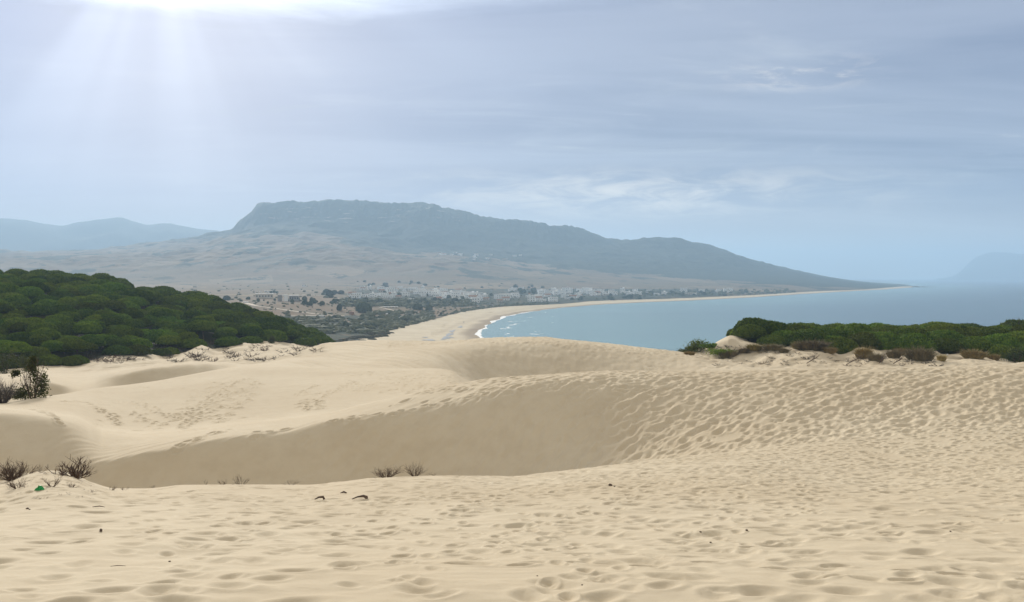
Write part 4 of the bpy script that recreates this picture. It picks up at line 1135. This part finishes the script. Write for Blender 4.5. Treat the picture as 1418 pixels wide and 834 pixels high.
# dirt roads of the plain
ROAD = mottled('dirt_road', (.44, .37, .27), (.54, .46, .35), .2)
mb = MB()
for pts, wd_ in [([(336,419),(356,424),(385,428),(420,433),(450,436),(480,438)], 5), ([(402,438),(430,437.4),(448,437),(470,438.5)], 3.5), ([(470,417),(498,419),(520,424),(548,431),(575,433)], 3.5), ([(418,408.5),(440,409),(462,409.5)], 6), ([(640,398),(668,399.4),(690,399.8),(712,401)], 5)]:
    W = []
    for (ax, ay), (bx, by) in zip(pts, pts[1:]):
        for t in np.linspace(0, 1, 12, endpoint=False):
            q = hit_far(ax + (bx - ax) * t, ay + (by - ay) * t)
            if q: W.append(q)
    n0 = len(W); vs = []
    for i, q in enumerate(W):
        a_ = np.array(W[max(i - 1, 0)][:2]); b2 = np.array(W[min(i + 1, n0 - 1)][:2]); e = b2 - a_; e = e / (np.linalg.norm(e) + 1e-9)
        for sg in (-1, 1):
            X = q[0] - e[1] * sg * wd_ / 2; Y = q[1] + e[0] * sg * wd_ / 2; vs.append((X, Y, ground(X, Y) + .15))
    mb.add(vs, [(2 * i, 2 * i + 1, 2 * i + 3, 2 * i + 2) for i in range(n0 - 1)])
tag(link_mesh('dirt_road', mb.mesh('dirt_road'), ROAD), kind='structure')

# -- trees of the plain and the village
crownsF = [crown_mesh(360 + k, 9, 900, .78, .12, -.35) for k in range(4)]
for me_ in crownsF: me_.materials.append(FARLEAF)
def far_tree(px, py, w, h, label, group=None):
    q = hit_far(px, py)
    if not q: return
    s = q[1] / F; k_ = 1.0 if group is None else .72; rad = w * s / 2 * k_; hh = h * s * k_
    t = empty('leafy_tree', (q[0], q[1], q[2] - .2), R4.uniform(0, 6.28))
    cr = bpy.data.objects.new('crown', R4.choice(crownsF)); COL.objects.link(cr); cr.parent = t
    cr.scale = (rad, rad, hh * 1.1); cr.location = (0, 0, hh * .25)
    tr = bpy.data.objects.new('trunk', R4.choice(trunksP)); COL.objects.link(tr); tr.parent = t; tr.scale = (rad, rad, hh * .7)
    tag(t, label, 'tree', group)
far_tree(504, 433, 21, 13, 'largest round dark tree, alone on the dry field below the village')
far_tree(470, 430, 8, 8, 'single tree with a bare trunk on the dry field, left of the largest round tree')
far_tree(594, 431, 10, 8, 'round dark tree at the right end of the beach scrub below the village')
far_tree(578, 429, 16, 7, 'wide dark tree left of the round one at the end of the beach scrub')
far_tree(314, 416, 10, 6, 'round tree on the plain just above the left wood skyline')
far_tree(463, 440, 6, 3.5, 'small dark bush on the dry field below the single tree')
PZ = [(325, 345, 413, 419, 5, 7, 4, 'beside the pale sheds over the left wood'), (350, 385, 405, 408, 8, 5, 3, 'behind the long low pale block on the plain'), (352, 382, 414, 421, 8, 5, 4, 'in front of the long low pale block on the plain'),
      (400, 470, 415, 424, 26, 8, 5, 'in the dark grove between the grey modern building and the village'), (447, 490, 406, 413, 14, 11, 7, 'in the square dark grove at the left end of the village'),
      (480, 545, 415, 423, 24, 8, 5, 'in the green belt below the left rows of the village'), (545, 640, 414, 424, 30, 8, 5, 'in the green belt below the village centre'),
      (500, 600, 402, 412, 16, 6, 4, 'among the left houses of the village'), (600, 700, 404, 415, 22, 6, 4, 'among the houses of the village centre'),
      (700, 745, 399, 408, 14, 8, 5, 'in the dark clump between the village centre and the seaside quarter'), (745, 850, 404, 415, 26, 6, 4, 'among the houses of the seaside quarter'),
      (785, 900, 411, 416, 18, 8, 4, 'in the dark belt between the seaside quarter and the sand'), (860, 1060, 403, 410, 30, 7, 3.5, 'in the hedge belt along the far bay'),
      (640, 760, 396, 401, 10, 6, 3, 'on the dry slope just above the village'), (500, 640, 390, 399, 18, 7, 3.2, 'scattered on the dry slope above the village'),
      (340, 470, 424, 440, 18, 3.2, 2.2, 'dotted over the dry field left of the largest round tree'), (380, 520, 446, 462, 34, 11, 5, 'in the scrub thicket at the right foot of the left wood'),
      (500, 575, 440, 452, 24, 7, 3.2, 'in the scrub along the back of the near beach'), (560, 660, 428, 440, 22, 5, 2.2, 'in the dark strip along the top of the curving beach')]
n_t = 0
for p0, p1, y0, y1, n, w, h, where in PZ:
    for _ in range(int(n * (.45 if 'houses' in where else .74))):
        px = R4.uniform(p0, p1); py = R4.uniform(y0, y1)
        lim = float(crv(BU, np.array([px]))[0])
        if py > lim - .5: py = lim - R4.uniform(.5, 4)
        f = R4.uniform(.6, 1.35); far_tree(px, py, w * f, h * f * R4.uniform(.8, 1.2), f'dark green tree {where}', f'trees {where}'); n_t += 1
print('far trees', n_t)
# the low scrub of plain and slopes, far too many bushes to count: one object
R5 = np.random.default_rng(77)
import bmesh as _bm
_b = _bm.new(); _bm.ops.create_icosphere(_b, subdivisions=1, radius=1); _bv = np.array([v.co[:] for v in _b.verts]); _bf = np.array([[v.index for v in f.verts] for f in _b.faces]); _b.free()
VV = []; FF = []; nb = 0
def bush_blob(x_, y_, z_, r_, h_):
    global nb
    VV.append(_bv * (1 + R5.uniform(-.3, .3, (len(_bv), 1))) * np.array([r_ * R5.uniform(.8, 1.5), r_, h_]) + np.array([x_, y_, z_ + h_ * .35])); FF.append(_bf + nb); nb += len(_bv)
for p0, p1, y0, y1, n, r0_, r1_ in [(300,700,390,402,60,1.0,2.6),(320,520,420,441,110,.8,2.0),(380,560,441,462,380,1.2,3.4),(500,600,432,452,320,1.2,3.2),
      (470,660,415,425,480,1.8,3.6),(480,700,399,414,70,1.0,2.0),(700,900,398,416,130,1.2,2.4),(860,1100,401,410,300,2,5),(560,760,420,440,330,1.0,2.2),(250,480,396,420,70,1.2,2.8)]:
    for _ in range(n):
        px = R5.uniform(p0, p1); py = R5.uniform(y0, y1); lim = float(crv(BU, np.array([px]))[0])
        if py > lim - .4: py = lim - R5.uniform(.3, 3)
        if y1 <= 402 and fbm(np.array([px / 26.]), np.array([py / 7.]), 3, 401)[0] < .05: continue
        q = hit_far(px, py)
        if q is None or q[1] < 470: continue
        r_ = R5.uniform(r0_, r1_) * R5.uniform(.5, 1.2); bush_blob(*q, r_, r_ * R5.uniform(.5, .95))
me = bpy.data.meshes.new('scrub'); me.from_pydata(np.concatenate(VV).tolist(), [], np.concatenate(FF).tolist()); me.update()
SCRUBM = mottled('scrub_leaves', (.060, .075, .038), (.135, .135, .070), .12, .8, .08, coord='Object')
me.materials.append(SCRUBM); tag(link_mesh('scrub', me), kind='stuff')
# clumps on the sandy edge near the beach
cl_ = [crown_mesh(380 + k, 9, 900, .6, .1) for k in range(2)]
SCR = foliage_mat('beach_scrub', (.055, .05, .025), (.10, .085, .045), 3, .5)
for me_ in cl_: me_.materials.append(SCR)
for _ in range(46):
    px = R4.uniform(462, 560); lim = float(crv(BU, np.array([px]))[0]); py = lim + R4.uniform(-5, 4.5); q = hit_far(px, py)
    if not q or q[1] < 470: continue
    o = bpy.data.objects.new('scrub_bush', R4.choice(cl_)); COL.objects.link(o); s = R4.uniform(1.2, 3.0); o.location = (q[0], q[1], q[2] - .15); o.scale = (s * 1.5, s * 1.5, s * .8)
    tag(o, 'brown green scrub bush on the ragged sandy edge between thicket and near beach', 'bush', 'scrub bushes at the edge of the near beach')

# ------------------------------------------------------------------ a person on the beach
q = hit_far(642.3, 448)
me = bpy.data.meshes.new('person')
J = [(0,0,.95),(0,0,1.15),(0,0,1.38),(0,0,1.50),(0,0,1.56),(0,-.01,1.70), (.10,0,.9),(.11,-.02,.50),(.12,.03,.08),(.12,-.1,.03), (-.10,0,.9),(-.13,-.1,.50),(-.13,-.04,.08),(-.13,-.17,.03),
     (.19,0,1.40),(.25,.02,1.13),(.26,-.05,.88),(-.19,0,1.40),(-.25,.02,1.13),(-.26,-.05,.88)]
E = [(0,1),(1,2),(2,3),(3,4),(4,5),(0,6),(6,7),(7,8),(8,9),(0,10),(10,11),(11,12),(12,13),(2,14),(14,15),(15,16),(2,17),(17,18),(18,19)]
RAD = [.15,.14,.16,.06,.06,.105,.09,.065,.045,.04,.09,.065,.045,.04,.065,.045,.035,.065,.045,.035]
me.from_pydata(J, E, []); o = link_mesh('person', me)
md = o.modifiers.new('skin', 'SKIN'); o.modifiers.new('sub', 'SUBSURF').render_levels = 1
for i, v in enumerate(me.skin_vertices[0].data): v.radius = (RAD[i], RAD[i] * .85); v.use_root = (i == 0)
me.materials.append(mottled('dark_clothes', (.05, .05, .07), (.10, .09, .10), 4)); o.location = q
tag(o, 'tiny person in dark clothes standing on the beach by the upper tide pool', 'person')

# ------------------------------------------------------------------ haze
mb = MB(); Lb = 21000.; mb.box((0, 0, (-6 + 560) / 2), (2 * Lb, 2 * Lb, 566)); me = mb.mesh('haze')
hz = bpy.data.materials.new('haze_air'); hz.use_nodes = True; nt = NT(hz.node_tree); nt.n.clear()
out = nt.new('ShaderNodeOutputMaterial'); pv = nt.new('ShaderNodeVolumePrincipled')
pv.inputs['Color'].default_value = (.52, .745, 1.0, 1); pv.inputs['Density'].default_value = 1.65e-4; pv.inputs['Anisotropy'].default_value = .24
pv.inputs['Density Attribute'].default_value = ''
nt.l.new(pv.outputs[0], out.inputs['Volume'])
hz.cycles.homogeneous_volume = True
me.materials.append(hz); tag(link_mesh('haze', me), kind='stuff')

# ------------------------------------------------------------------ sun and sky
ld = bpy.data.lights.new('sun', 'SUN'); ld.energy = 4.2; ld.angle = math.radians(10); ld.color = (1, .95, .86)
lo = bpy.data.objects.new('sun', ld); COL.objects.link(lo); lo.rotation_euler = SUN.to_track_quat('Z', 'Y').to_euler(); lo.location = (0, 0, 900)

wd = bpy.data.worlds.new('World'); sc.world = wd; wd.use_nodes = True
nt = NT(wd.node_tree); nt.n.clear()
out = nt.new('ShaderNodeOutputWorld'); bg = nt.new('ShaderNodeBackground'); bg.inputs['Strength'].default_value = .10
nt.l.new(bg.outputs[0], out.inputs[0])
sky = nt.new('ShaderNodeTexSky', sky_type='NISHITA'); sky.sun_disc = False; sky.sun_elevation = SUN_EL; sky.sun_rotation = SUN_AZ; sky.air_density = 1.2; sky.dust_density = 2.5
d = nt.vmath('NORMALIZE', nt.new('ShaderNodeTexCoord').outputs['Generated'])
dx, dy, dz = nt.sep(d)
zc_ = nt.math('MAXIMUM', dz, .0)
den = nt.math('ADD', zc_, .10)
q_ = nt.comb(nt.math('DIVIDE', dx, den), nt.math('DIVIDE', dy, den), 0)      # a cloud deck seen in perspective
cosS = nt.vmath('DOT_PRODUCT', d, tuple(SUN), out=1); cosS = nt.math('MAXIMUM', cosS, 0.0)
K = 10.0                                            # the strength below is .1
deck = nt.noise(nt.vmath('ADD', nt.vmath('MULTIPLY', q_, (.34, .95, 1)), (3.3, 1.7, 0)), 1.0, 7, .56, .7)
wisp = nt.noise(nt.vmath('MULTIPLY', q_, (.9, 1.9, 1)), 1.0, 8, .62, 1.0)
def col(r, g, b_): return (r * K, g * K, b_ * K)
c = nt.mix(nt.remap(deck, .36, .66), col(.150, .192, .345), col(.325, .372, .515))
c = nt.mix(nt.math('MULTIPLY', nt.remap(wisp, .50, .76), .42), c, col(.60, .64, .70))
c = nt.mix(nt.math('MULTIPLY', nt.remap(dx, .25, -.45), .72), c, col(.185, .335, .70))
c = nt.mix(.08, c, sky.outputs[0])
low = nt.remap(dz, .085, .02); c = nt.mix(nt.math('MULTIPLY', low, .75), c, col(.78, .64, .54))
# a few torn gaps of pale light
gap = nt.math('MULTIPLY', nt.remap(nt.noise(nt.vmath('MULTIPLY', q_, (1.3, 3.6, 1)), 1.0, 8, .6, .8), .62, .74), nt.math('MULTIPLY', nt.remap(dz, .05, .08), nt.remap(dz, .30, .2)))
def bump2(x0, sx, z0, sz): return nt.math('MULTIPLY', nt.remap(nt.math('ABSOLUTE', nt.math('SUBTRACT', dx, x0)), sx, 0), nt.remap(nt.math('ABSOLUTE', nt.math('SUBTRACT', dz, z0)), sz, 0))
tear = nt.noise(nt.vmath('MULTIPLY', d, (16, 16, 70)), 1.0, 7, .62, .6)
breaks = nt.math('ADD', nt.math('MULTIPLY', bump2(.12, .34, .080, .038), nt.remap(tear, .34, .68)), nt.math('MULTIPLY', bump2(.27, .10, .190, .022), nt.math('MULTIPLY', nt.remap(tear, .46, .62), .55)))
c = nt.mix(nt.math('MULTIPLY', gap, .5), c, col(.62, .63, .66))
c = nt.mix(nt.math('MULTIPLY', breaks, .9, clamp=True), c, col(1.05, .95, .84))
# unseen sky overhead and behind, made warm white to fill shaded sand and walls
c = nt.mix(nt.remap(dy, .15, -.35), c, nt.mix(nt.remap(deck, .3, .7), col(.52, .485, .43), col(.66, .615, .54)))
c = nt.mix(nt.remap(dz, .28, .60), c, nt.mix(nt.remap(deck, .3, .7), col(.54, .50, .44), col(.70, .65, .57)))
# brightness round the veiled sun and beams through the deck
u_ = SUN.cross(Vector((0, 0, 1))).normalized(); v_ = u_.cross(SUN)
a_ = nt.math('ARCTAN2', nt.vmath('DOT_PRODUCT', d, tuple(u_), out=1), nt.math('MULTIPLY', nt.vmath('DOT_PRODUCT', d, tuple(v_), out=1), -1.0))
beam = nt.remap(nt.noise(None, 2.1, 2, .45, 0, '1D', nt.math('ADD', a_, .6)), .34, .72)
g1 = nt.math('POWER', cosS, 14.0); g2 = nt.math('POWER', cosS, 70.0); g3 = nt.math('POWER', cosS, 520.0)
g4 = nt.math('POWER', cosS, 36.0)
lit_edge = nt.math('MULTIPLY', nt.remap(nt.math('ADD', dz, nt.math('MULTIPLY', nt.math('SUBTRACT', wisp, .5), .05)), .240, .272), nt.math('POWER', cosS, 30.0))
glow = nt.math('ADD', nt.math('ADD', nt.math('MULTIPLY', g1, .022), nt.math('MULTIPLY', g2, .05)), nt.math('ADD', nt.math('MULTIPLY', g4, nt.math('MULTIPLY_ADD', beam, .21, .0)), nt.math('ADD', nt.math('MULTIPLY', g3, .12), nt.math('MULTIPLY', lit_edge, 1.1))))
gl = nt.vmath('MULTIPLY', nt.comb(glow, glow, glow), (K * .90, K * .98, K * 1.04))
c = nt.vmath('ADD', c, gl)
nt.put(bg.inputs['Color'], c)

# ------------------------------------------------------------------ camera and render
cd = bpy.data.cameras.new('camera'); cam = bpy.data.objects.new('camera', cd); COL.objects.link(cam)
cam.location = (0, 0, H); cam.rotation_euler = (PI / 2, 0, 0)
cd.sensor_width = 36; cd.lens = 36 * F / 1418; cd.shift_y = -(417 - HY) / 1418
cd.clip_start = .1; cd.clip_end = 80000
sc.camera = cam
vs = sc.view_settings; vs.view_transform = 'Standard'; vs.look = 'None'; vs.exposure = 0.06; vs.gamma = 1
sc.render.engine = 'CYCLES'
cy = sc.cycles; cy.use_denoising = True; cy.max_bounces = 6; cy.diffuse_bounces = 3; cy.glossy_bounces = 2; cy.transparent_max_bounces = 4; cy.volume_bounces = 1
cy.use_adaptive_sampling = True; cy.adaptive_threshold = .01
wd.cycles.sampling_method = 'AUTOMATIC'
